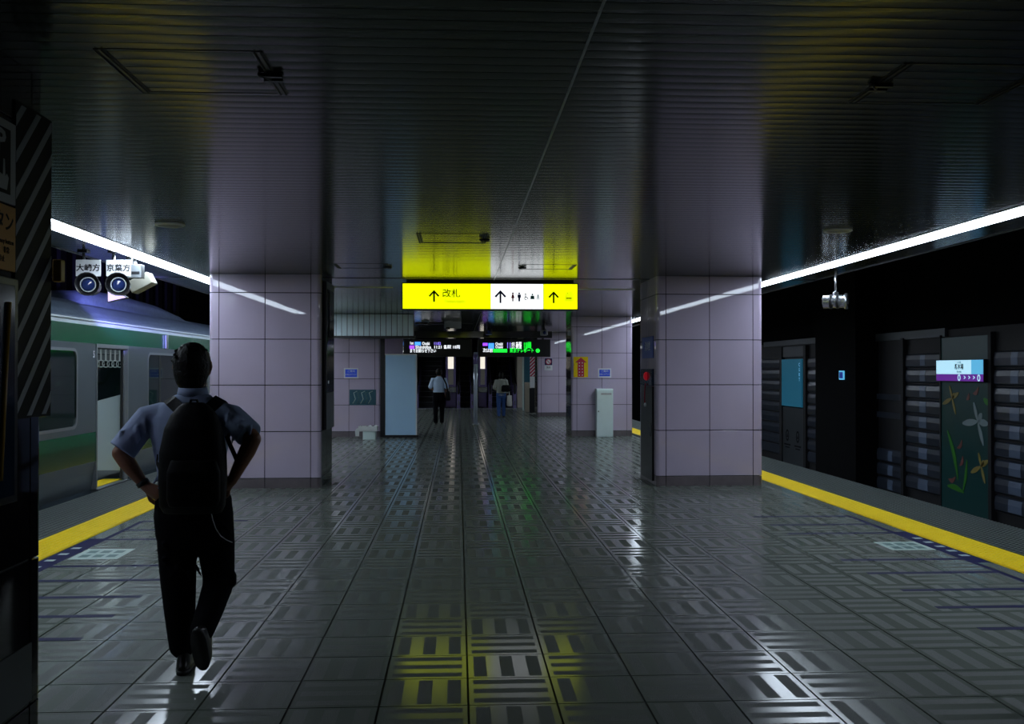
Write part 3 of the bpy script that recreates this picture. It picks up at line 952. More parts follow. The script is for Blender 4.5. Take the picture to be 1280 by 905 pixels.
m = MB(); m.prism([(-.09, -.046), (.105, .0), (.015, .052), (-.09, .06)], (-.024, -.02), 'added_violet_lamp', 'xz'); m.build('lens', t)
m = MB(); m.tube([(-.05, .02, .05), (-.05, .02, CZ - 2.36)], .012, 'steel', 8); m.build('hanger', t)
ld = bpy.data.lights.new('added_violet_spot', 'SPOT'); ld.energy = 1800; ld.color = (.30, .28, 1.0); ld.spot_size = R(30); ld.spot_blend = .6; ld.shadow_soft_size = .06  # added spot that throws violet onto the roof unit
lo = link('added_violet_spot', ld, t, (.02, .12, .02)); lo.rotation_euler = (R(94.5), 0, R(17))
t = thing('equipment_box', 'small grey equipment box behind the name plates', 'box', (on_y(166, 11.5), 11.5, 2.60))
m = MB(); m.box((-.08, 0, -.02), (.09, .12, .13), 'steel_brushed', .005); m.build('case', t)
m = MB(); m.box((-.06, -.006, .02), (.07, 0, .05), 'dark_metal'); m.build('slot', t)
m = MB(); m.box((-.07, .04, .13), (-.03, .08, CZ - 2.60), 'steel'); m.build('hanger', t)

# silver camera on the right
hx, hy = on_y(1045, 12.6), 12.6
t = thing('hanging_camera', 'silver cylinder camera on a rod beside the right strip lamp', 'camera', (hx, hy, 2.42))
n = 18
m = MB(); m.T = Matrix.Rotation(R(62), 4, 'Z')
prof = [(.05, .16), (.085, .15), (.085, -.10), (.10, -.105), (.10, -.15), (.08, -.15), (.07, -.10)]
vs, fs = [], []
for r_, yy in prof: vs += [(r_ * math.cos(2 * PI * k / n), yy, r_ * math.sin(2 * PI * k / n)) for k in range(n)]
for i in range(len(prof) - 1): fs += [(i * n + k, i * n + (k + 1) % n, (i + 1) * n + (k + 1) % n, (i + 1) * n + k) for k in range(n)]
fs += [tuple(range(n)), tuple(6 * n + k for k in range(n))]
m.add(vs, fs, 'steel', True); m.build('barrel', t)
m = MB(); m.T = Matrix.Rotation(R(62), 4, 'Z')
for yy in (-.03, .05): m.tube([(0, yy, 0), (0, yy + .025, 0)], .092, 'dark_metal', 18)
m.build('clamp_band', t)
m = MB(); m.tube([(0, 0, .08), (0, 0, CZ - 2.42)], .016, 'steel', 8); m.build('rod', t)
m = MB(); m.box((-.03, -.03, .08), (.03, .03, .12), 'steel', .005); m.build('joint', t)

# ------------------------------------------------------------------ wall across the empty track
def wy(px): return on_x(px, WX)
def wz(py, px): return zat(py, WX, wy(px))
mb = MB()
mb.box((WX, wy(1330), -1.15), (WX + .12, wy(940), 2.30), 'wall_frame'); mb.build('backing', wall_right)
def louvres(pa, pb, ztop, zbot, streak=True):
    y0, y1 = wy(pb), wy(pa)
    z = ztop
    while z - .30 > zbot:
        m = MB()
        m.prism([(WX - .01, z - .275), (WX - .045, z - .245), (WX - .05, z - .12), (WX - .035, z - .03), (WX - .0, z - .005), (WX, z - .275)], (y0 + .02, y1 - .02), 'wall_panel', 'xz')
        pn = m.build('panel', wall_right)
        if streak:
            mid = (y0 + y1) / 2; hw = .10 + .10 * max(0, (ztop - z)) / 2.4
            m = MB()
            m.prism([(WX - .050, z - .24), (WX - .054, z - .12), (WX - .041, z - .03), (WX - .03, z - .03), (WX - .04, z - .24)], (mid - hw, mid + hw), 'wall_panel_light', 'xz'); m.build('pale_streak', pn)  # paler streak down the panel middle, wider in the lower rows
        m = MB(); m.box((WX - .02, y0, z - .30), (WX, y1, z - .28), 'wall_frame'); m.build('ledge', wall_right)
        z -= .30
zt = wz(443, 1157) + .02
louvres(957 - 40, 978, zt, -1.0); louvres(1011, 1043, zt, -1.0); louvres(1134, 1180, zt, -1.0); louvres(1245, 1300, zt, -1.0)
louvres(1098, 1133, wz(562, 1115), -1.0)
for pa, pb in ((978, 981), (1008, 1011), (1131, 1134), (1180, 1181.5), (1241, 1245)):
    m = MB(); m.box((WX - .09, wy(pb), -1.1), (WX, wy(pa), 2.2), 'wall_frame'); m.build('mullion', wall_right)
m = MB(); m.box((WX - .5, wy(1098), -1.15), (WX + .1, wy(1045), 4.4), 'tunnel_black'); m.build('post', wall_right)
m = MB(); m.box((WX - .04, wy(1132), wz(500, 1115)), (WX, wy(1098), wz(493, 1115)), 'wall_panel'); m.build('conduit', wall_right)
m = MB(); m.box((WX - .04, wy(1132), wz(523, 1115)), (WX, wy(1098), wz(516, 1115)), 'wall_panel'); m.build('conduit', wall_right)
m = MB(); m.box((WX - .06, wy(1185), wz(424, 1140)), (WX, wy(1097), wz(414, 1140)), 'wall_steel'); m.build('header_band', wall_right)
m = MB(); m.box((WX - .06, wy(1043), wz(431, 1000)), (WX, wy(957), wz(424, 1000)), 'wall_steel'); m.build('header_band', wall_right)

# flower panel under the station name sign
ya, yb = wy(1241), wy(1181)
ym = (ya + yb) / 2
zb_ = -1.0; zt_ = 2.15
t = thing('flower_panel', 'tall dark green wall panel painted with flowers and leaves', 'panel', (WX - .055, ym, zb_))
m = MB(); m.box((-.02, ya - ym, 0), (.0, yb - ym, zt_ - zb_), 'art_green', .004); m.build('board', t)
def wp(px, py):                     # pixel on the panel -> local (y, z)
    return (on_x(px, WX - .08) - ym, zat(py, WX - .08, on_x(px, WX - .08)) - zb_)
def leaf(a, b, wdt, mt, name, bend=0.):
    A = Vector(wp(*a)); B_ = Vector(wp(*b))
    dv = B_ - A; L = dv.length; nrm = Vector((-dv.y, dv.x)).normalized()
    up_, dn = [], []
    for i in range(9):
        u = i / 8
        c = A + dv * u + nrm * (bend * L * math.sin(PI * u))
        wv = wdt * math.sin(PI * min(1, u * .92 + .02)) ** .8
        up_.append(c + nrm * wv); dn.append(c - nrm * wv)
    m = MB(); m.prism([(p.x, p.y) for p in up_ + dn[::-1]], (-.028, -.02), mt, 'yz'); m.build(name, t)
for cx, cy, s, mt in ((1222, 527, 1.0, 'petal_white'), (1226, 583, .75, 'petal_ochre'), (1190, 498, .7, 'petal_ochre')):
    for dx, dy, wd_ in ((-5, -24, .045), (7, 30, .05), (-19, 2, .06), (13, 3, .06), (5, -10, .06)):
        if mt == 'petal_ochre': dx, dy = (dx * .9, dy * .95 + (8 if abs(dx) > 10 else 0) * (1 if dx < 0 else -1.6))
        leaf((cx, cy), (cx + dx * s, cy + dy * s), wd_ * s, mt, 'petal')
for a, b, wd_ in (((1197, 600), (1184, 538), .055), ((1203, 615), (1208, 575), .04), ((1204, 616), (1184, 607), .05), ((1229, 498), (1237, 505), .05)):
    leaf(a, b, wd_, 'leaf_green', 'leaf', .05)
for a, b in (((1208, 500), (1211, 492)), ((1216, 492), (1223, 484)), ((1196, 560), (1202, 550)), ((1199, 582), (1203, 570)), ((1185, 598), (1194, 596))):
    leaf(a, b, .04, 'petal_red', 'bud', .2)
# lit station name sign
t = thing('station_name_sign', 'lit station name sign on the wall above the flower panel', 'sign', (WX - .16, ym, 0))
s0, s1 = zat(477, WX - .16, ym), zat(449.5, WX - .16, ym)
hy_ = (yb - ya) / 2
m = MB(); m.box((0, -hy_, s0), (.076, hy_, s1), 'black_metal', .004); m.build('case', t)
zp = s0 + (s1 - s0) * .34
m = MB(); m.box((-.006, -hy_ + .4, zp), (0, hy_ - .01, s1 - .01), 'sign_pale'); m.build('pale_field', t)
m = MB(); m.box((-.006, -hy_ + .01, zp), (0, -hy_ + .4, s1 - .01), 'sign_cyan'); m.build('blue_field', t)
m = MB(); m.box((-.006, -hy_ + .01, s0 + .01), (0, hy_ - .01, zp), 'sign_purple'); m.build('line_band', t)
text('lettering', '新木場', .105, 'print_black', (-.0075, -.02, zp + .125), '-x', t, bold=.002)
text('small_lettering', 'しんきば', .035, 'print_black', (-.0075, -.02, zp + .208), '-x', t)
text('small_lettering', 'Shin-kiba', .045, 'print_navy', (-.0075, -.02, zp + .042), '-x', t)
for q, yy in enumerate((-.22, -.38, -.54)): text('chevron', '>', .11, 'sign_pale', (-.0075, yy, s0 + .07), '-x', t, bold=.003)
for yy in (-.02, -.70):
    m = MB(); n = 16; zc = s0 + .07
    ring(m, [(yy + .05 * math.cos(2 * PI * k / n), zc + .058 * math.sin(2 * PI * k / n)) for k in range(n)], [(yy + .028 * math.cos(2 * PI * k / n), zc + .036 * math.sin(2 * PI * k / n)) for k in range(n)], (-.0085, -.006), 'sign_pale', 'yz'); m.build('line_circle', t)
# teal poster and steel notice panel
y0, y1 = wy(1006), wy(981)
yc = (y0 + y1) / 2
t = thing('wall_poster', 'plain teal lit poster on the wall across the track', 'poster', (WX - .09, yc, 0))
p0, p1 = zat(508, WX, yc), zat(449, WX, yc)
m = MB(); m.box((0, y0 - yc, p0), (.085, y1 - yc, p1), 'poster_teal', .004); m.build('sheet', t)
text('vertical_lettering', 'C\nS\nR\nT', .13, 'sign_cyan', (-.002, y0 - yc + .16, p1 - .35), '-x', t)
t = thing('notice_panel', 'grey steel notice panel with small symbols below the teal poster', 'panel', (WX - .06, yc, 0))
m = MB(); m.box((0, y0 - yc - .1, -1.0), (.05, y1 - yc, p0 - .04), 'wall_steel', .004); m.build('sheet', t)
z_a = zat(545, WX, yc)
for yy in (.42, -.42):
    m = MB(); n = 14; ring(m, [(yy + .13 * math.cos(2 * PI * k / n), z_a + .16 * math.sin(2 * PI * k / n)) for k in range(n)], [(yy + .085 * math.cos(2 * PI * k / n), z_a + .11 * math.sin(2 * PI * k / n)) for k in range(n)], (-.002, 0), 'print_black', 'yz')
    m.prism([(yy - .06, z_a - .05), (yy + .06, z_a - .05), (yy, z_a + .07)], (-.002, 0), 'print_black', 'yz'); m.build('symbol', t)
    m = MB(); m.box((-.002, yy - .26, z_a - .27), (0, yy + .26, z_a - .23), 'print_black'); m.box((-.002, yy - .18, z_a - .34), (0, yy + .18, z_a - .31), 'print_black'); m.build('caption', t)
m = MB(); m.box((WX - .06, y0 - .05, wz(446, 995)), (WX, y1, wz(433, 995)), 'wall_steel'); m.build('cover_plate', wall_right)
yy = on_x(1053, WX - .5)
t = thing('post_sign', 'small lit blue sign on the black post across the track', 'sign', (WX - .5, yy, zat(469, WX - .5, yy)))
m = MB(); m.box((-.03, -.14, -.10), (0, .14, .10), 'sign_cyan', .01); m.build('face', t)
m = MB(); m.box((-.034, -.10, -.07), (-.03, .10, .07), 'lit_blue_sign', .001); m.build('symbol', t)

# ------------------------------------------------------------------ middle distance: fascia, board, cabinet, notices
FY = 22.9
mb = MB(); fx0, fx1 = -4.1, on_y(517, FY); fz0 = zat(420, -1.5, FY)
mb.box((fx0, FY + .02, fz0), (fx1, FY + .30, CZ - .004), 'dark_metal'); mb.box((fx0, FY - .02, fz0 - .05), (fx1 + .03, FY + .30, fz0), 'black_metal')
trim = struct('trim_1', mb)
x = fx1
while x > fx0 + .12:
    m = MB(); m.box((x - .118, FY, fz0 + .003), (x - .006, FY + .02, CZ - .008), 'fascia_metal', .004); m.build('fascia_slat', trim); x -= .1235
mb = MB(); gx0, gx1 = on_y(676, 33.0), 5.0; gz0 = zat(428, 2.8, 33)
mb.box((gx0, 33.0, gz0 + .4), (gx1, 33.2, CZ - .004), 'grey_paint'); mb.box((gx0, 32.97, gz0 + .38), (gx1, 33.2, gz0 + .4), 'black_metal'); struct('trim_2', mb)

# pale blue partition board
BY = 23.55
bx0, bx1 = on_y(481, BY), on_y(520.5, BY); bz1 = zat(443, -1.3, BY)
t = thing('partition_board', 'pale blue partition board standing in front of the far left pillar', 'partition', ((bx0 + bx1) / 2, BY, 0))
hw = (bx1 - bx0) / 2
m = MB(); m.box((-hw + .01, -.02, .06), (hw - .01, .02, bz1 - .01), 'board_blue', .004); m.build('panel', t)
for s in (-1, 1):
    m = MB(); m.box((s * hw - .014, -.03, .0), (s * hw + .014, .03, bz1), 'white_paint' if s > 0 else 'black_metal', .003); m.build('side_rail', t)
m = MB(); m.box((-hw, -.03, bz1 - .02), (hw, .03, bz1 + .01), 'white_paint', .003); m.build('top_rail', t)
m = MB(); m.box((-hw - .02, -.05, 0), (hw + .06, .05, .06), 'black_metal'); m.build('base', t)
m = MB(); m.box((.0, 0, 0), (on_y(481, 23.7) - on_y(475.5, 23.7), .06, zat(421, -1.5, 23.7)), 'black_metal', .004)
tag(m.build('black_post', None, (on_y(475.5, 23.65), 23.62, 0)), 'black post at the left side of the pale blue board', 'post')
# violet wall panel behind the board, up to the fascia
m = MB(); vx0, vx1 = on_y(481, 25.5), on_y(504, 25.5); m.box((vx0, 0, 0), (vx1, .1, CZ - .01), 'pillar_tile', .004)
tag(m.build('mauve_panel', None, (0, 25.5, 0)), 'mauve wall panel rising behind the pale blue board', 'panel')

# tall white cabinet at the far right pillar
KY = PYS[2] - .26
kx0, kx1 = on_y(746, KY), on_y(766.5, KY); kz = zat(486, 3.3, KY)
t = thing('slim_cabinet', 'slim white locker cabinet against the far pillar with arrow poster', 'cabinet', ((kx0 + kx1) / 2, KY, 0))
hw = (kx1 - kx0) / 2
m = MB(); m.prism([(0.012, .0), (.25, 0), (.25, kz), (.03, kz), (.012, kz - .03)], (-hw, hw), 'white_enamel', 'yz'); m.build('body', t)
m = MB(); m.box((-hw + .008, 0, .02), (hw - .008, .012, kz - .05), 'white_enamel', .003); d = m.build('door', t)
m = MB(); m.box((-hw + .03, -.006, 1.08 - .5), (-hw + .05, 0, 1.11 - .5), 'black_metal'); m.build('lock', d)
m = MB(); m.box((-hw + .1, -.002, kz - .14), (hw - .04, 0, kz - .10), 'print_grey'); m.build('label_strip', d)
# pillar notices
def plate(name, px0, py0, px1, py1, Y, mt, label, border=None):
    x0_, x1_ = on_y(px0, Y), on_y(px1, Y); xm = (x0_ + x1_) / 2
    za_, zb2 = zat(py1, xm, Y), zat(py0, xm, Y)
    t = thing(name, label, 'sign', (xm, Y, za_))
    hw = (x1_ - x0_) / 2; hh = zb2 - za_
    m = MB(); m.box((-hw, -.012, 0), (hw, 0, hh), border or mt, .002); m.build('plate', t)
    if border:
        m = MB(); b = .03; m.box((-hw + b, -.0135, b), (hw - b, -.012, hh - b), mt); m.build('field', t)
    return t, hw, hh
PF = PYS[2]
t, hw, hh = plate('arrow_poster', 717, 446, 735, 471.5, PF, 'tactile_yellow', 'yellow poster with a red up arrow on the far pillar')
m = MB(); m.prism([(-hw * .45, .01), (hw * .45, .01), (hw * .45, hh * .72), (hw * .8, hh * .72), (0, hh * .97), (-hw * .8, hh * .72), (-hw * .45, hh * .72)], (-.0135, -.012), 'print_red', 'xz'); ar = m.build('arrow', t)
for q in range(5):
    m = MB()
    for u in (-1, 1):
        cx, cz = u * hw * .2, hh * (.08 + .15 * q); m.prism([(cx - .012, cz), (cx + .012, cz), (cx + .012, cz + .02), (cx - .012, cz + .02)], (-.0145, -.0135), 'print_white', 'xz')
    m.build('mark', ar)
t, hw, hh = plate('blue_notice', 747.5, 460.5, 764, 472, PF, 'lit_blue_sign', 'blue notice with white border above the white cabinet', 'print_white')
text('lettering', 'ご案内', .06, 'print_white', (0, -.0145, hh * .68), '-y', t); text('lettering', 'お知らせ下さい', .038, 'print_white', (0, -.0145, hh * .36), '-y', t)
t, hw, hh = plate('blue_notice', 430, 460, 448, 473, PF, 'lit_blue_sign', 'blue notice with white border on the pillar left of the pale blue board', 'print_white')
text('lettering', 'ご案内', .06, 'print_white', (0, -.0145, hh * .68), '-y', t); text('lettering', 'お知らせ下さい', .038, 'print_white', (0, -.0145, hh * .36), '-y', t)
t, hw, hh = plate('framed_picture', 437, 487, 470, 506.5, PF, 'teal_panel', 'dark teal framed picture low on the pillar left of the board')
for q in range(5):
    m = MB(); a0 = -hw * .75 + q * .09; m.tube([(a0, -.014, .04), (a0 + .06, -.014, hh * .4), (a0 + .02, -.014, hh * .8), (a0 + .1, -.014, hh * .9)], .010, 'marker_teal' if q % 2 else 'marker_pale', 6); m.build('swirl', t)
t, hw, hh = plate('no_smoking_sign', 680.5, 447.5, 690.5, 463, PYS[3], 'print_white', 'no smoking sign on the farthest pillar')
m = MB(); m.box((-hw * .95, -.0135, hh * .42), (hw * .95, -.012, hh * .98), 'print_navy'); m.build('field', t)
m = MB(); n = 18; ring(m, [(.1 * math.cos(2 * PI * k / n), hh * .7 + .1 * math.sin(2 * PI * k / n)) for k in range(n)], [(.075 * math.cos(2 * PI * k / n), hh * .7 + .075 * math.sin(2 * PI * k / n)) for k in range(n)], (-.016, -.0135), 'print_red', 'xz')
m.prism([(-.07, hh * .7 + .055), (-.055, hh * .7 + .07), (.07, hh * .7 - .055), (.055, hh * .7 - .07)], (-.017, -.0135), 'print_red', 'xz'); m.build('ban_symbol', t)
m = MB(); m.prism([(.098 * math.cos(2 * PI * k / n), hh * .7 + .098 * math.sin(2 * PI * k / n)) for k in range(n)], (-.0142, -.0135), 'print_white', 'xz'); m.build('disc', t)
text('lettering', '禁煙', .07, 'print_black', (0, -.0135, hh * .22), '-y', t)
t, hw, hh = plate('small_plate', 707, 475.5, 711.5, 482, PYS[3], 'print_white', 'small white plate on the farthest pillar')
# cleaning box with papers
P0 = ground(461, 549)
t = thing('carton', 'open white carton with crumpled paper at the foot of the far left pillar', 'box', (P0.x, P0.y - .02, 0))
m = MB()
m.box((-.12, -.12, 0), (.16, .12, .19), 'white_enamel', .006); m.build('lower_box', t)
m = MB()
for a, b in (((-.22, -.14, .19), (.20, -.13, .30)), ((-.22, .13, .19), (.20, .14, .30)), ((-.22, -.14, .19), (-.21, .14, .30)), ((.19, -.14, .19), (.20, .14, .30)), ((-.22, -.14, .185), (.20, .14, .195))): m.box(a, b, 'paper_white')
m.build('tray', t)
for q in range(6):
    m = MB(); bm = bmesh.new(); bmesh.ops.create_icosphere(bm, subdivisions=1, radius=.06)
    for v in bm.verts: v.co *= random.uniform(.6, 1.25)
    bm.verts.index_update(); cx = -.16 + q * .065; m.add([(v.co.x + cx, v.co.y, v.co.z * .8 + .27) for v in bm.verts], [[v.index for v in f.verts] for f in bm.faces], 'paper_white' if q % 2 else 'dark_metal'); bm.free(); m.build('paper', t)
m = MB(); m.prism([(-.28, .08), (-.20, .08), (-.19, .27), (-.26, .25), (-.29, .2)], (-.15, -.14), 'paper_white', 'xz'); m.build('flap', t)

# ------------------------------------------------------------------ departure boards
BD = 30.0
bz0, bz1 = zat(446, .5, BD), zat(424, .5, BD)
def board(px0, px1, label, rows):
    x0_, x1_ = on_y(px0, BD), on_y(px1, BD); xm = (x0_ + x1_) / 2; hw = (x1_ - x0_) / 2
    t = thing('departure_board', label, 'display board', (xm, BD, bz0))
    m = MB(); m.box((-hw, 0, 0), (hw, .3, bz1 - bz0), 'led_housing', .006); m.build('casing', t)
    for s in (-1, 1):
        m = MB(); m.box((s * hw * .8 - .03, .1, bz1 - bz0), (s * hw * .8 + .03, .18, CZ - bz0 - .003), 'black_metal'); m.build('hanger', t)
    for (pa, pb, py, body, mt, hpx) in rows:
        xa = on_y(pa, BD) - xm; xb = on_y(pb, BD) - xm; zc = zat(py, xm, BD) - bz0
        k = depth(xm, BD) / F
        if body is None:
            m = MB(); m.box((xa, -.006, zc - hpx / 2 * k), (xb, 0, zc + hpx / 2 * k), mt); m.build('lit_block', t)
        else:
            o = text('led_lettering', body, hpx * k * 1.25, mt, (xa, -.004, zc), '-y', t, align='LEFT', bold=.002)
            wdt = max(v.co.x for v in o.data.vertices)
            o.data.transform(Matrix.Scale((xb - xa) / wdt, 4, (1, 0, 0)))
board(505, 590, 'black LED departure board with violet and white lines, left of the post',
      [(512, 517, 429, '1st', 'led_white', 4), (518.5, 526, 429.5, None, 'led_blue', 4.2), (527.5, 537, 429.5, 'Osaki', 'led_white', 4.2), (542, 551, 429.5, '11:02', 'led_violet', 4),
       (512, 518, 434, None, 'led_purple', 4.2), (519, 539, 434, 'Shinkiba', 'led_white', 4.2), (542, 575, 434, '11:21 各駅 10両', 'led_white', 4),
       (512, 545, 438.8, 'までお知らせ下さい', 'led_white', 4.2)])
board(597, 688, 'black LED departure board with green and white lines, right of the post',
      [(603.5, 609.5, 430.5, None, 'led_purple', 3.6), (610.5, 617.5, 432.5, None, 'led_blue', 7), (619, 628.5, 430, 'Osaki', 'led_white', 4), (619, 628.5, 433.8, 'Osaki', 'led_white', 4),
       (633, 638, 430, '11', 'led_violet', 4), (639, 652, 430, ':02 各駅', 'led_white', 4), (654, 664, 430, '10両', 'led_green', 4),
       (633, 638, 433.8, '11', 'led_violet', 4), (639, 652, 433.8, ':21 快速', 'led_white', 4), (654, 664, 433.8, '10両', 'led_green', 4),
       (603.5, 616, 438.3, '次は前', 'led_white', 4.4), (616.5, 634, 438.3, None, 'led_green', 4.2), (637, 667, 438.3, '東京テレポート', 'led_green', 5)])
x0_ = on_y(672.5, BD - .1)
m = MB(); m.T = Matrix.Rotation(PI / 2, 4, 'X'); m.loft([(0, 0, 0, .06, .06), (0, 0, .03, .055, .055), (0, 0, .04, .03, .03)], 'led_green', 16)
tag(m.build('green_lamp', None, (x0_, BD, zat(438.3, 2, BD))), 'round green signal lamp at the end of the LED board', 'lamp')
m = MB(); bx0, bx1 = on_y(505, BD), on_y(690, BD); zb0, zb1 = zat(422.5, .5, BD), zat(414, .5, BD)
m.box((bx0, 0, 0), (bx1, .2, zb1 - zb0), 'gloss_beam', .01)
beam = tag(m.build('mirror_beam', None, (0, BD - .05, zb0)), 'glossy dark beam above the LED departure boards', 'beam')
# divider post
P0 = ground(594.5, 531)
t = thing('divider_post', 'shiny steel post standing between the two LED boards', 'post', (P0.x, P0.y, 0))
hp = bz0 + .12
m = MB(); m.tube([(0, 0, .02), (0, 0, hp)], .058, 'post_metal', 20); m.build('tube', t)
m = MB(); m.tube([(0, 0, 0), (0, 0, .03)], .10, 'steel_brushed', 20); m.build('base_flange', t)
m = MB(); m.tube([(0, 0, hp - .34), (0, 0, hp - .06)], .066, 'balustrade', 20); m.build('collar', t)
# dome and bracket cameras under the ceiling
def hung_cam(px, py_top, py, Y, label, box_m='steel_brushed'):
    x_ = on_y(px, Y); z_ = zat(py, x_, Y)
    t = thing('ceiling_camera', label, 'camera', (x_, Y, z_), group='cameras hung from the far ceiling')
    m = MB(); m.box((-.09, -.16, -.07), (.09, .16, .07), box_m, .015); m.build('body', t)
    m = MB(); m.T = Matrix.Rotation(PI / 2, 4, 'X'); m.loft([(0, 0, .16, .05, .05), (0, 0, .19, .04, .04)], 'lens_blue', 14); m.build('lens', t)
    m = MB(); m.tube([(0, 0, .07), (0, 0, .16), (0, 0, CZ - z_ - .002)], [.06, .022, .022], 'black_metal', 8); m.build('mount', t)
hung_cam(611, 398, 415, 28.5, 'camera hung from the ceiling over the middle of the LED boards', 'black_metal')
hung_cam(680, 398, 416, 27.0, 'pale camera hung from the ceiling beside the farthest pillar')
for px, lab, rot in ((532, 'white angled bracket hanging from the ceiling above the left LED board', .1), (560, 'white tilted bracket next to the junction box above the LED boards', -.25)):
    Y = 26.0; x_ = on_y(px, Y); z1_ = zat(391, x_, Y); z0_ = zat(403 if px < 550 else 409, x_, Y)
    t = thing('ceiling_bracket', lab, 'bracket', (x_, Y, CZ))
    m = MB(); m.T = Matrix.Rotation(rot, 4, 'Y')
    hh = CZ - z0_
    m.prism([(-.10, -.002), (.10, -.002), (.10, -.04), (.035, -.06), (.04, -hh * .6), (.07, -hh), (-.06, -hh), (-.035, -hh * .6), (-.03, -.06), (-.10, -.04)], (-.05, .05), 'white_paint', 'xz'); m.build('arm', t)
    m = MB(); m.box((-.05, -.06, -hh - .05), (.05, .06, -hh), 'dark_metal', .01); m.build('head', t)
Y = 26.2; m = MB(); m.box((-.22, 0, -.09), (.22, .1, .09), 'white_paint', .01); x_ = on_y(566, Y)
tag(m.build('junction_box', None, (x_, Y, CZ - .095)), 'white junction box under the far ceiling', 'box')
m = MB(); m.tube([(on_y(519, 27), 27, zat(404, -1, 27)), (on_y(592, 27), 27, zat(404, .3, 27))], .018, 'black_metal', 8)
tag(m.build('conduit_bar'), 'thin black conduit bar across the ceiling before the LED boards', 'conduit')

# ------------------------------------------------------------------ escalators
EY = 42.6
def escalator(x0, x1, label, lamp_side):
    t = thing('escalator', label, 'escalator', ((x0 + x1) / 2, EY, 0))
    hw = (x1 - x0) / 2
    sw = hw - .14
    m = MB(); m.box((-hw, -.9, -.012), (hw, .3, .006), 'escalator_edge'); m.build('comb_plate', t)
    for i in range(22):
        m = MB(); y_ = .3 + i * .4; z_ = .006 + i * .22
        m.box((-sw, y_, z_ - .3 if i else -.01), (sw, y_ + .42, z_ + .21), 'escalator_dark'); st = m.build('step', t)
        m = MB(); m.box((-sw, y_ - .004, z_ + .195), (sw, y_ + .02, z_ + .213), 'escalator_edge'); m.build('nosing', st)
    for s in (-1, 1):
        xa, xb = sorted((s * sw, s * hw))
        m = MB()
        m.prism([(-.9, .0), (.2, 0), (9.2, 4.7), (9.2, 5.75), (.2, .98), (-.8, .95), (-1.0, .6)], (xa, xb), 'balustrade', 'yz'); b = m.build('balustrade', t)
        m = MB(); xm = (xa + xb) / 2
        m.tube([(xm, -.85, .45), (xm, -1.05, .7), (xm, -.8, 1.0), (xm, .2, 1.04), (xm, 9.2, 5.82)], .05, 'rubber', 8); m.build('handrail', b)
        m = MB(); m.box((xm - .02, -.95, .12), (xm + .02, -.91, .5), 'steel'); m.build('newel_plate', b)
ex = [on_y(520, EY), on_y(556, EY), on_y(571, EY), on_y(592, EY), on_y(610, EY), on_y(644, EY)]
escalator(ex[0], ex[1], 'left escalator rising behind the man in pale shirt', 1)
escalator(ex[2], ex[3], 'dark middle escalator behind the steel post', 0)
escalator(ex[4], ex[5], 'right escalator rising behind the woman in jeans', -1)
def lamp_pylon(px0, px1, label):
    Y = EY + .1; x0_, x1_ = on_y(px0, Y), on_y(px1, Y); xm = (x0_ + x1_) / 2; hw = (x1_ - x0_) / 2
    t = thing('lamp_pylon', label, 'lamp', (xm, Y, 0))
    m = MB(); m.box((-hw, 0, 0), (hw, 3.5, 3.4), 'balustrade', .02); m.build('body', t)
    za_, zb_ = zat(461, xm, Y), zat(444, xm, Y)
    m = MB(); m.box((-hw * .55, -.012, za_), (hw * .55, 0, zb_ + .3), 'esc_lamp', .004); m.build('diffuser', t)
    m = MB(); m.box((-hw * .5, -.008, .95), (hw * .5, 0, za_ - .03), 'cream_wall', .003); m.build('lower_panel', t)
    m = MB(); m.box((-hw * 1.1, -.25, .62), (hw * 1.1, 0, .86), 'steel', .02); m.build('control_box', t)
lamp_pylon(557, 570, 'lit pylon between the left and middle escalators')
lamp_pylon(598, 608.6, 'lit pylon beside the steel post at the right escalator')
mb = MB(); wx = on_y(646, EY); mb.box((wx, EY - .3, 0), (wx + .25, EY + 6, 4.3), 'cream_wall'); struct('wall_escalator_right', mb)
mb = MB(); wx2 = on_y(519, EY); mb.box((wx2 - .25, EY - .3, 0), (wx2 - .02, EY + 6, 4.3), 'cream_wall'); struct('wall_escalator_left', mb)
mb = MB(); mb.box((-4.6, EY + .3, 0), (wx2 - .3, EY + .5, 4.3), 'dark_metal'); mb.box((wx + .3, EY + .3, 0), (5.5, EY + .5, 4.3), 'dark_metal'); struct('wall_end', mb)
mb = MB(); mb.box((XL, Y1, -.3), (XR, 46, -.015), 'joint_black'); struct('floor_landing', mb)
m = MB(); m.box((XL, 0, 0), (XR, .12, .012), 'grey_paint'); tag(m.build('threshold_strip', None, (0, 40.9, .0005)), 'pale floor threshold strip before the escalators', 'floor strip')
# hoarding right of the escalators: teal column, striped guard, grey plates
HYY = 38.5
m = MB(); x0_, x1_ = on_y(655, HYY), on_y(664, HYY); m.box((0, 0, 0), (x1_ - x0_, .3, zat(443, 2.6, HYY)), 'teal_panel', .02)
m.box((-.06, -.01, .02), (.0, .1, zat(443, 2.6, HYY)), 'marker_pale')
tag(m.build('glass_column', None, (x0_, HYY, 0)), 'teal glass column beside the right escalator', 'column')
Y = 37.2; x0_, x1_ = on_y(662.5, Y), on_y(672.5, Y); wdt = x1_ - x0_; z0_ = zat(470.5, 2.7, Y); z1_ = zat(441, 2.7, Y)
t = thing('striped_guard', 'red and white striped guard panel beside the farthest pillar', 'panel', (x0_, Y, 0))
m = MB(); m.box((0, 0, z0_), (wdt, .05, z1_), 'print_red', .003); m.build('striped_sheet', t)
z = z0_ - .35
while z < z1_:
    poly = clip_stripe(z, .05, 1.0, 0, wdt, z0_ + .005, z1_ - .005)
    if poly: m = MB(); m.prism(poly, (-.003, 0), 'print_white', 'xz'); m.build('stripe', t)
    z += .125
m = MB(); m.box((0, .005, z0_ - .42), (wdt, .05, z0_ - .005), 'white_paint', .003); m.build('lower_sheet', t)
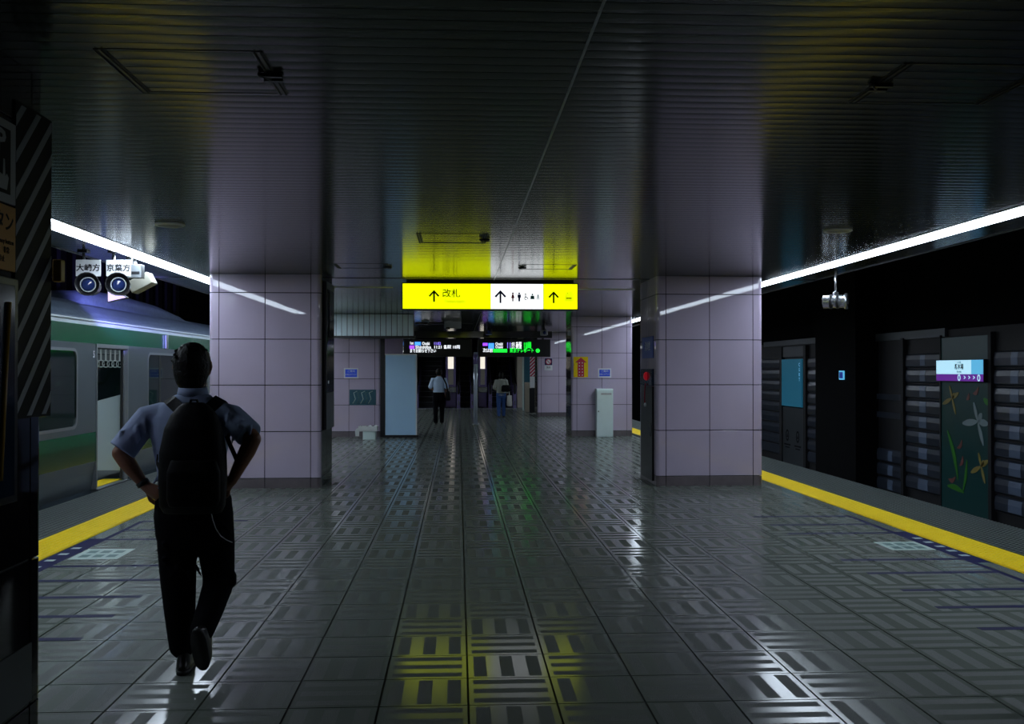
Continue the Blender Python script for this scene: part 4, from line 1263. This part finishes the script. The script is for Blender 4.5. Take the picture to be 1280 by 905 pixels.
m = MB(); m.box((-.02, .0, 0), (wdt + .02, .06, z0_ - .43), 'dark_metal', .003); m.build('stand', t)
m = MB(); x0_, x1_ = on_y(656, 37.6), on_y(664, 37.6); m.box((0, 0, 0), (x1_ - x0_, .25, zat(478, 2.6, 37.6)), 'cream_wall', .02)
tag(m.build('bin', None, (x0_, 37.6, 0)), 'dim brown waste bin beside the teal glass column', 'bin')

# ------------------------------------------------------------------ the man with the backpack
MO = ground(245, 838)
KM = F / depth(MO.x, MO.y)
def q(px, py, y=0.):                 # picture point -> local point at depth y behind/before the standing foot
    s = (depth(MO.x, MO.y) + y) / depth(MO.x, MO.y)
    zz = H + (HY - py) / KM * s
    xx = (px - VX) / KM * s - (245 - VX) / KM
    return Vector((xx, y, zz))
man = thing('person', 'man in pale blue short sleeved shirt with black backpack, hands on hips', 'person', (MO.x, MO.y, 0))
# joints
HEAD = q(241, 459, .03)
NECK0, NECK1 = q(240, 505, .0), q(241, 478, .02)
LS, LE, LWR = q(186, 522, -.01), q(152, 566, -.07), q(183, 607, -.045)
RS, RE, RW = q(290, 522, -.01), q(316, 549, -.10), q(289, 602, -.10)
HIP = q(243, 628, .0)
LH, LK, LA = q(223, 640, 0), q(225, 722, .01), q(231, 815, .0)
RH, RK, RA = q(266, 640, 0), q(273, 722, .03), q(252, 787, -.19)
def finger_set(mb, wrist, dirv, side, palm_n, ln=.085):
    dirv = dirv.normalized(); side = side.normalized()
    palm_c = wrist + dirv * .05
    mb.capsule([wrist, wrist + dirv * .03, wrist + dirv * .075], [.026, .030, .031])
    for s in (-1, 1):
        mb.capsule([wrist + dirv * .01 + side * s * .012, wrist + dirv * .08 + side * s * .024], [.019, .019])
    tips = []
    for i, (off, l) in enumerate(((-.032, .85), (-.011, 1.0), (.011, .95), (.031, .75))):
        b = wrist + dirv * .08 + side * off
        p1 = b + (dirv * .9 + palm_n * .25).normalized() * ln * .45 * l
        p2 = p1 + (dirv * .75 + palm_n * .6).normalized() * ln * .3 * l
        p3 = p2 + (dirv * .5 + palm_n * .85).normalized() * ln * .25 * l
        mb.capsule([b, p1, p2, p3], [.0105, .0098, .009, .0078], n=8)
    b = wrist + dirv * .03 - side * .030
    p1 = b + (dirv * .6 - side * .8).normalized() * .035
    p2 = p1 + (dirv * .9 - side * .2 + palm_n * .2).normalized() * .03
    mb.capsule([b, p1, p2], [.014, .0125, .0105], n=8)
b = MB()
# head: skull, jaw, nose, ears, neck
b.ball(tuple(HEAD + Vector((0, -.005, .012))), (.082, .098, .105))
b.loft([(HEAD.x, HEAD.y + .035, HEAD.z - .125, .030, .035), (HEAD.x, HEAD.y + .032, HEAD.z - .115, .046, .05), (HEAD.x, HEAD.y + .025, HEAD.z - .07, .064, .072), (HEAD.x, HEAD.y + .012, HEAD.z - .01, .074, .088), (HEAD.x, HEAD.y, HEAD.z + .05, .07, .085)])
b.capsule([HEAD + Vector((0, .105, .0)), HEAD + Vector((0, .122, -.035))], [.010, .015], n=8)
b.capsule([HEAD + Vector((-.022, .098, -.072)), HEAD + Vector((.022, .098, -.072))], [.008, .008], n=8)
for s in (-1, 1):
    b.capsule([HEAD + Vector((s * .083, .0, -.035)), HEAD + Vector((s * .092, -.008, .0)), HEAD + Vector((s * .090, -.004, .022))], [.009, .013, .012], n=8)
    b.ball(tuple(HEAD + Vector((s * .032, .083, .005))), (.014, .012, .008))
b.capsule([NECK0 + Vector((0, 0, -.06)), NECK0, NECK1], [.066, .056, .054])
# trunk and limbs under the clothes
b.loft([(HIP.x, 0, .78, .13, .09), (HIP.x, 0, .95, .145, .095), (HIP.x - .01, 0, 1.10, .14, .09), (HIP.x - .01, .0, 1.25, .16, .095), (HIP.x - .01, 0, 1.36, .10, .075), (HIP.x - .01, 0, 1.42, .06, .06)])
for S, E, W in ((LS, LE, LWR), (RS, RE, RW)):
    b.capsule([Vector((HIP.x, 0, 1.33)), S, S.lerp(E, .4), E], [.06, .054, .049, .040])
    b.capsule([E, E.lerp(W, .28), E.lerp(W, .7), W], [.040, .043, .033, .026])
for a_, k_, e_ in ((LH, LK, LA), (RH, RK, RA)):
    b.capsule([a_, a_.lerp(k_, .5), k_], [.085, .075, .052]); b.capsule([k_, k_.lerp(e_, .35), e_], [.052, .052, .036])
finger_set(b, LWR, Vector((.82, -.12, -.45)), Vector((.35, -.35, .80)), Vector((.2, .75, -.2)))
finger_set(b, RW, Vector((-.80, .02, -.40)), Vector((-.30, -.35, .80)), Vector((-.2, .75, -.2)))
body = link('body', remesh(b, 'body', 'skin', .0052, 3), man)
# hair cap, short at the nape
h = MB()
h.ball(tuple(HEAD + Vector((0, -.012, .024))), (.094, .106, .106))
h.loft([(HEAD.x, HEAD.y - .040, HEAD.z - .108, .056, .048), (HEAD.x, HEAD.y - .036, HEAD.z - .085, .074, .062), (HEAD.x, HEAD.y - .030, HEAD.z - .04, .089, .078), (HEAD.x, HEAD.y - .022, HEAD.z + .02, .095, .088)])
for i in range(70):
    a = random.uniform(0, 2 * PI); e = random.uniform(.15, 1.45)
    dv = Vector((math.cos(a) * math.cos(e), math.sin(a) * math.cos(e) - .05, math.sin(e)))
    p = HEAD + Vector((0, -.012, .024)) + Vector((dv.x * .087, dv.y * .098, dv.z * .099))
    tng = Vector((-dv.y + random.uniform(-.6, .6), dv.x + random.uniform(-.6, .6), -.7)).normalized()
    h.capsule([p, p + dv * .012 + tng * .022], [.010, .006], n=6)
link('hair', remesh(h, 'hair', 'hair', .005, 2), man)
# shirt
s = MB()
cx = q(240, 560).x
W_ = lambda px0, px1, py: ((q(px0, py).x + q(px1, py).x) / 2, (q(px1, py).x - q(px0, py).x) / 2)
secs = []
for py, p0, p1, ry in ((618, 199, 282, .118), (600, 200, 280, .118), (580, 197, 281, .116), (555, 192, 286, .120), (535, 188, 291, .122), (520, 187, 293, .112), (508, 196, 284, .092), (499, 212, 270, .075), (493, 221, 262, .066)):
    c_, r_ = W_(p0, p1, py); secs.append((c_, -.005, q(0, py).z, r_, ry))
s.loft(secs, n=28)
for S, E, tt in ((LS, LE, .93), (RS, RE, .82)):
    en = S.lerp(E, tt)
    s.tube([Vector((S.x * .4 + cx * .6, 0, S.z - .01)), Vector((S.x * .75 + cx * .25, 0, S.z + .002)), S, S.lerp(E, .5), en], [.085, .078, .068, .070, .072], 'x', 18)
# cut the sleeve end flat by adding only a short cap: build hem ring
c_, r_ = W_(221, 262, 493)
s.tube([(c_, .0, q(0, 497).z), (c_, .004, q(0, 487).z)], [.064, .061], 'x', 20)
# folds
for i in range(26):
    a = random.uniform(-.9, .9); z = random.uniform(.93, 1.3)
    p = Vector((cx + .16 * a, -.105 * math.sqrt(max(0, 1 - a * a)) - .002, z))
    s.capsule([p, p + Vector((random.uniform(-.06, .06), 0, -random.uniform(.05, .11)))], [.010, .005], n=6)
for S, E in ((LS, LE), (RS, RE)):
    for i in range(7):
        p = S.lerp(E, random.uniform(.1, .8)) + Vector((random.uniform(-.04, .04), -.06, random.uniform(-.02, .05)))
        s.capsule([p, p + Vector((random.uniform(-.03, .03), .0, -.06))], [.012, .006], n=6)
sh = link('shirt', remesh(s, 'shirt', 'shirt_blue', .0065, 4), man)
cl = MB()
c0 = q(241, 491, -.002)
n = 26; vs = []; fs = []
for k in range(n + 1):
    a = R(-250 + 320 * k / n)
    for (r_, z_) in ((.062, .030), (.070, .028), (.078, -.012), (.070, -.014)):
        vs.append((c0.x + r_ * math.cos(a) * 1.02, c0.y + .004 + r_ * math.sin(a), c0.z + z_ + .006 * math.sin(a)))
for k in range(n):
    for j in range(4):
        j2 = (j + 1) % 4; fs.append((4 * k + j, 4 * k + j2, 4 * k + 4 + j2, 4 * k + 4 + j))
cl.add(vs, fs, 'shirt_blue', True); cl.build('collar', sh)
# trousers
t_ = MB()
secs = []
for py, p0, p1, ry in ((606, 200, 281, .122), (622, 196, 289, .130), (645, 194, 291, .132), (668, 196, 292, .118), (684, 200, 293, .10)):
    c_, r_ = W_(p0, p1, py); secs.append((c_, 0, q(0, py).z, r_, ry))
t_.loft(secs[::-1], n=28)
def leg(pts):
    t_.capsule([p for p, r_ in pts], [r_ for p, r_ in pts], n=18)
leg([(q(221, 640, 0), .10), (q(222, 680, .01), .098), (q(224, 725, .015), .090), (q(226, 765, .0), .078), (q(229, 806, .0), .066)])
leg([(q(267, 640, 0), .10), (q(270, 680, .02), .096), (q(273.5, 718, .045), .082), (q(272, 734, .0), .077), (q(262, 764, -.09), .068), (q(253, 788, -.175), .060)])
for i in range(16):
    p0 = q(random.uniform(205, 285), random.uniform(650, 715), -.085)
    t_.capsule([p0, p0 + Vector((random.uniform(-.06, .06), .005, -.05))], [.012, .006], n=6)
t_.capsule([q(289, 720, .02), q(291, 728, .0)], [.03, .022], n=8)
link('trousers', remesh(t_, 'trousers', 'trouser_black', .0075, 4), man)
# shoes
def shoe(heel, toe_dir, up, ln=.265):
    f = toe_dir.normalized(); u = up.normalized(); sd = f.cross(u).normalized()
    M = Matrix(((sd.x, f.x, u.x, heel.x), (sd.y, f.y, u.y, heel.y), (sd.z, f.z, u.z, heel.z), (0, 0, 0, 1)))
    m = MB(); m.T = M
    m.loft([(0, ln * .42, .0, .036, ln * .50), (0, ln * .42, .022, .040, ln * .51), (0, ln * .44, .045, .040, ln * .47), (0, ln * .34, .07, .036, ln * .33), (0, ln * .22, .10, .036, ln * .20), (0, ln * .20, .12, .036, ln * .18)], power=2.6)
    o = link('shoe', remesh(m, 'shoe', 'shoe_black', .005, 3), man)
    m = MB(); m.T = M
    m.loft([(0, ln * .42, -.018, .040, ln * .515), (0, ln * .42, .004, .042, ln * .525)], 'rubber', 24, 2.6); m.build('sole', o)
shoe(Vector((q(233, 838).x, -.06, .019)), Vector((-.10, 1, 0)), Vector((0, 0, 1)))
heel = q(248, 790, -.27); toe = Vector((q(257, 838, -.12).x, -.12, .015))
shoe(heel, toe - heel, Vector((0.05, .80, .30)))
# watch band on the left wrist
m = MB(); wv = (LWR - LE).normalized(); p = LE.lerp(LWR, .9); m.tube([p - wv * .012, p + wv * .012], .034, 'dark_metal', 14); m.build('watch', man)

# the backpack
BP = q(241, 640, -.20)
bp = thing('backpack', 'black nylon backpack worn by the man with hands on hips', 'backpack', (MO.x, MO.y, 0))
m = MB(); secs = []
for py, p0, p1, ry, cy in ((641, 206, 277, .055, -.185), (632, 201, 281, .085, -.20), (600, 200, 283, .10, -.215), (565, 201, 282, .095, -.21), (535, 207, 277, .082, -.20), (518, 215, 270, .07, -.185), (508, 224, 262, .055, -.175), (503, 232, 254, .04, -.17)):
    a0, a1 = q(p0, py, cy).x, q(p1, py, cy).x; secs.append(((a0 + a1) / 2, cy, q(0, py, cy).z, (a1 - a0) / 2, ry))
m.loft(secs[::-1], n=32, power=2.7)
link('pack_body', remesh(m, 'pack_body', 'nylon_black', .0065, 4), bp)
m = MB(); secs = []
for py, p0, p1, ry, cy in ((634, 212, 271, .03, -.285), (625, 209, 275, .04, -.29), (590, 209, 275, .04, -.30), (575, 214, 270, .025, -.295)):
    a0, a1 = q(p0, py, cy).x, q(p1, py, cy).x; secs.append(((a0 + a1) / 2, cy, q(0, py, cy).z, (a1 - a0) / 2, ry))
m.loft(secs[::-1], n=24, power=2.8)
link('front_pocket', remesh(m, 'front_pocket', 'nylon_black', .0065, 3), bp)
def ribbon(pts, wd, th, mt, name, par, side=Vector((1, 0, 0))):
    m = MB(); vs = []; fs = []
    pts = [Vector(p) for p in pts]
    for i, p in enumerate(pts):
        tg = (pts[min(i + 1, len(pts) - 1)] - pts[max(i - 1, 0)]).normalized()
        sv = (side - tg * side.dot(tg)).normalized(); nv = tg.cross(sv).normalized()
        vs += [tuple(p + sv * wd + nv * th), tuple(p - sv * wd + nv * th), tuple(p - sv * wd - nv * th), tuple(p + sv * wd - nv * th)]
    for i in range(len(pts) - 1):
        for j in range(4): fs.append((4 * i + j, 4 * i + (j + 1) % 4, 4 * i + 4 + (j + 1) % 4, 4 * i + 4 + j))
    fs += [(3, 2, 1, 0), tuple(4 * (len(pts) - 1) + j for j in range(4))]
    m.add(vs, fs, mt); return m.build(name, par)
ribbon([q(231, 522, -.155), q(224, 511, -.125), q(215, 502, -.085), q(212, 499, -.03), q(210, 503, .06), q(208, 530, .13)], .030, .006, 'nylon_black', 'shoulder_strap', bp, Vector((1, 0, .55)))
ribbon([q(252, 522, -.155), q(261, 511, -.125), q(271, 502, -.085), q(275, 499, -.03), q(278, 503, .06), q(280, 530, .13)], .030, .006, 'nylon_black', 'shoulder_strap', bp, Vector((1, 0, -.55)))
ribbon([q(283, 545, -.10), q(287, 556, -.125), q(292, 567, -.13), q(298, 581, -.12)], .011, .002, 'nylon_black', 'loose_strap', bp)
ribbon([q(282, 548, .10), q(290, 540, .0), q(284, 546, -.11)], .011, .002, 'nylon_black', 'side_strap', bp, Vector((0, 0, 1)))
ribbon([q(236, 510, -.20), q(239, 500, -.205), q(246, 500, -.205), q(249, 510, -.20)], .009, .004, 'nylon_black', 'top_handle', bp, Vector((0, 1, 0)))
ribbon([q(200, 585, -.21), q(197, 578, -.15), q(198, 570, -.10)], .012, .003, 'nylon_black', 'side_tab', bp, Vector((0, 0, 1)))
m = MB(); m.tube([q(263.5, 638, -.122), q(266, 650, -.126), q(270, 661, -.124), q(276, 670, -.115), q(283, 675, -.10), q(290, 678, -.06)], .0022, 'cable_white', 6)
tag(m.build('earphone_cable', None, (MO.x, MO.y, 0)), 'thin white earphone cable hanging on the black trousers', 'cable')

# ------------------------------------------------------------------ the people farther away
def walker(pos, height, label, top, legs, hair='hair', name='person', long_top=False, head_bow=0., step=.0, bag=None, long_hair=False, stand_z=0.):
    k = height / 1.70
    p = thing(name, label, 'person', (pos.x, pos.y, stand_z))
    V = lambda x_, y_, z_: Vector((x_ * k, y_ * k, z_ * k))
    hd = V(0, .02 + head_bow, 1.56 - head_bow * .35)
    b = MB()
    b.ball(tuple(hd), (.078 * k, .095 * k, .115 * k))
    b.capsule([hd + V(0, .09, -.01), hd + V(0, .108, -.03)], [.01 * k, .014 * k], n=8)
    for s_ in (-1, 1): b.capsule([hd + V(s_ * .08, 0, -.02), hd + V(s_ * .084, 0, .015)], [.012 * k, .012 * k], n=8)
    b.capsule([V(0, 0, 1.33), hd + V(0, -.01, -.06)], [.055 * k, .05 * k])
    b.loft([(0, 0, .8 * k, .13 * k, .09 * k), (0, 0, 1.1 * k, .13 * k, .09 * k), (0, 0, 1.3 * k, .15 * k, .09 * k), (0, 0, 1.39 * k, .08 * k, .06 * k)])
    arms = []
    for s_ in (-1, 1):
        S = V(s_ * .185, 0, 1.33); E = V(s_ * .245, -.03, 1.07); W = V(s_ * .215, .13, .90)
        if s_ < 0: E = V(-.26, -.01, 1.08); W = V(-.16, .16, 1.02)
        arms.append((S, E, W))
        b.capsule([V(0, 0, 1.31), S, E], [.06 * k, .05 * k, .038 * k]); b.capsule([E, E.lerp(W, .3), W], [.038 * k, .04 * k, .026 * k])
        dv = (W - E).normalized()
        b.capsule([W, W + dv * .07 * k], [.03 * k, .032 * k])
        for f_ in (-.024, -.008, .008, .024): b.capsule([W + dv * .07 * k + V(f_, 0, 0), W + dv * .13 * k + V(f_, .0, -.02)], [.010 * k, .008 * k], n=6)
        b.capsule([W + dv * .03 * k, W + dv * .07 * k + V(-s_ * .05, .01, 0)], [.012 * k, .010 * k], n=6)
    L = []
    for s_ in (-1, 1):
        A = V(s_ * .085, 0, .86); K_ = V(s_ * .095, step * s_ * .5 + .02, .48); N = V(s_ * .09, step * s_, .08)
        L.append((A, K_, N)); b.capsule([A, K_], [.085 * k, .055 * k]); b.capsule([K_, N], [.055 * k, .035 * k])
    link('body', remesh(b, 'body', 'skin', .010, 2), p)
    h = MB(); h.ball(tuple(hd + V(0, -.014, .018)), (.09 * k, .103 * k, .115 * k))
    if long_hair: h.loft([(0, hd.y - .05 * k, hd.z - .20 * k, .06 * k, .03 * k), (0, hd.y - .05 * k, hd.z - .1 * k, .085 * k, .055 * k), (0, hd.y - .03 * k, hd.z, .09 * k, .08 * k)])
    else: h.loft([(0, hd.y - .04 * k, hd.z - .09 * k, .06 * k, .04 * k), (0, hd.y - .03 * k, hd.z, .085 * k, .075 * k)])
    link('hair', remesh(h, 'hair', hair, .010, 2), p)
    s = MB()
    zb = .80 if long_top else .95
    s.loft([(0, 0, zb * k, .175 * k, .125 * k), (0, 0, 1.05 * k, .16 * k, .115 * k), (0, 0, 1.22 * k, .18 * k, .12 * k), (0, 0, 1.34 * k, .17 * k, .10 * k), (0, 0, 1.40 * k, .09 * k, .075 * k), (0, .0, 1.43 * k, .06 * k, .06 * k)])
    for (S, E, W) in arms:
        en = S.lerp(E, .85)
        s.capsule([V(0, 0, 1.31), S, en], [.075 * k, .072 * k, .066 * k])
        if long_top: s.capsule([E, E.lerp(W, .9)], [.062 * k, .05 * k])
    link('top', remesh(s, 'top', top, .010, 3), p)
    s = MB()
    s.loft([(0, 0, .72 * k, .17 * k, .115 * k), (0, 0, .85 * k, .178 * k, .125 * k), (0, 0, .98 * k, .155 * k, .11 * k)])
    for (A, K_, N) in L: s.capsule([A, A.lerp(K_, .5), K_, K_.lerp(N, .5), N], [.095 * k, .09 * k, .078 * k, .07 * k, .065 * k])
    link('trousers', remesh(s, 'trousers', legs, .010, 3), p)
    for (A, K_, N) in L:
        m = MB(); m.loft([(N.x, N.y + .07 * k, .002, .042 * k, .13 * k), (N.x, N.y + .07 * k, .03, .042 * k, .13 * k), (N.x, N.y + .04 * k, .07, .038 * k, .09 * k), (N.x, N.y, .10, .035 * k, .045 * k)], 'shoe_black', 16); m.build('shoe', p)
    return p, k
P1 = ground(548.5, 530)
p, k = walker(P1, 1.64, 'man in white shirt looking down, walking towards the left escalator', 'shirt_pale', 'trouser_black', head_bow=.06, step=.07)
t = thing('shoulder_bag', 'black shoulder bag at the right side of the man in white shirt', 'bag', (P1.x, P1.y, 0))
m = MB(); m.loft([(.27, .0, .68, .06, .15), (.27, 0, .72, .075, .17), (.27, 0, .92, .06, .16), (.27, 0, .95, .03, .14)], 'nylon_black', 20, 3.0); m.build('pouch', t)
ribbon([(.26, -.12, .93), (.22, -.14, 1.15), (.13, -.13, 1.33), (.10, -.03, 1.43), (.12, .10, 1.33), (.24, .10, .95)], .02, .004, 'nylon_black', 'strap', t)
P2 = ground(626.5, 521.5)
p, k = walker(P2, 1.53, 'woman in cream jacket and blue jeans before the right escalator', 'jacket_cream', 'jeans', long_top=True, long_hair=True, step=.06)
t = thing('handbag', 'black handbag on the shoulder of the woman in cream jacket', 'handbag', (P2.x, P2.y, 0))
m = MB(); m.loft([(.14, -.20, .84, .10, .05), (.14, -.20, .87, .15, .07), (.14, -.20, 1.02, .14, .065), (.14, -.2, 1.07, .10, .04)], 'nylon_black', 20, 3.0); m.build('pouch', t)
ribbon([(.05, -.20, 1.05), (.09, -.17, 1.22), (.13, -.04, 1.30), (.17, -.17, 1.22), (.22, -.2, 1.05)], .012, .004, 'tote_pale', 'handle', t)
t = thing('tote_bag', 'pale tote bag hanging at the right of the woman in jeans', 'bag', (P2.x, P2.y, 0))
m = MB(); m.loft([(.27, -.02, .36, .07, .10), (.27, -.02, .40, .09, .12), (.27, -.02, .72, .08, .13)], 'tote_pale', 18, 3.0); m.build('pouch', t)
ribbon([(.27, -.12, .71), (.26, -.03, 1.0), (.27, .08, .71)], .012, .003, 'tote_pale', 'handle', t)
P3 = Vector((on_y(616, 44.8), 44.75, 0))
p, k = walker(P3, 1.70, 'person in black standing up on the right escalator', 'nylon_black', 'trouser_black', step=.0, stand_z=.006 + 4 * .22 + .213)
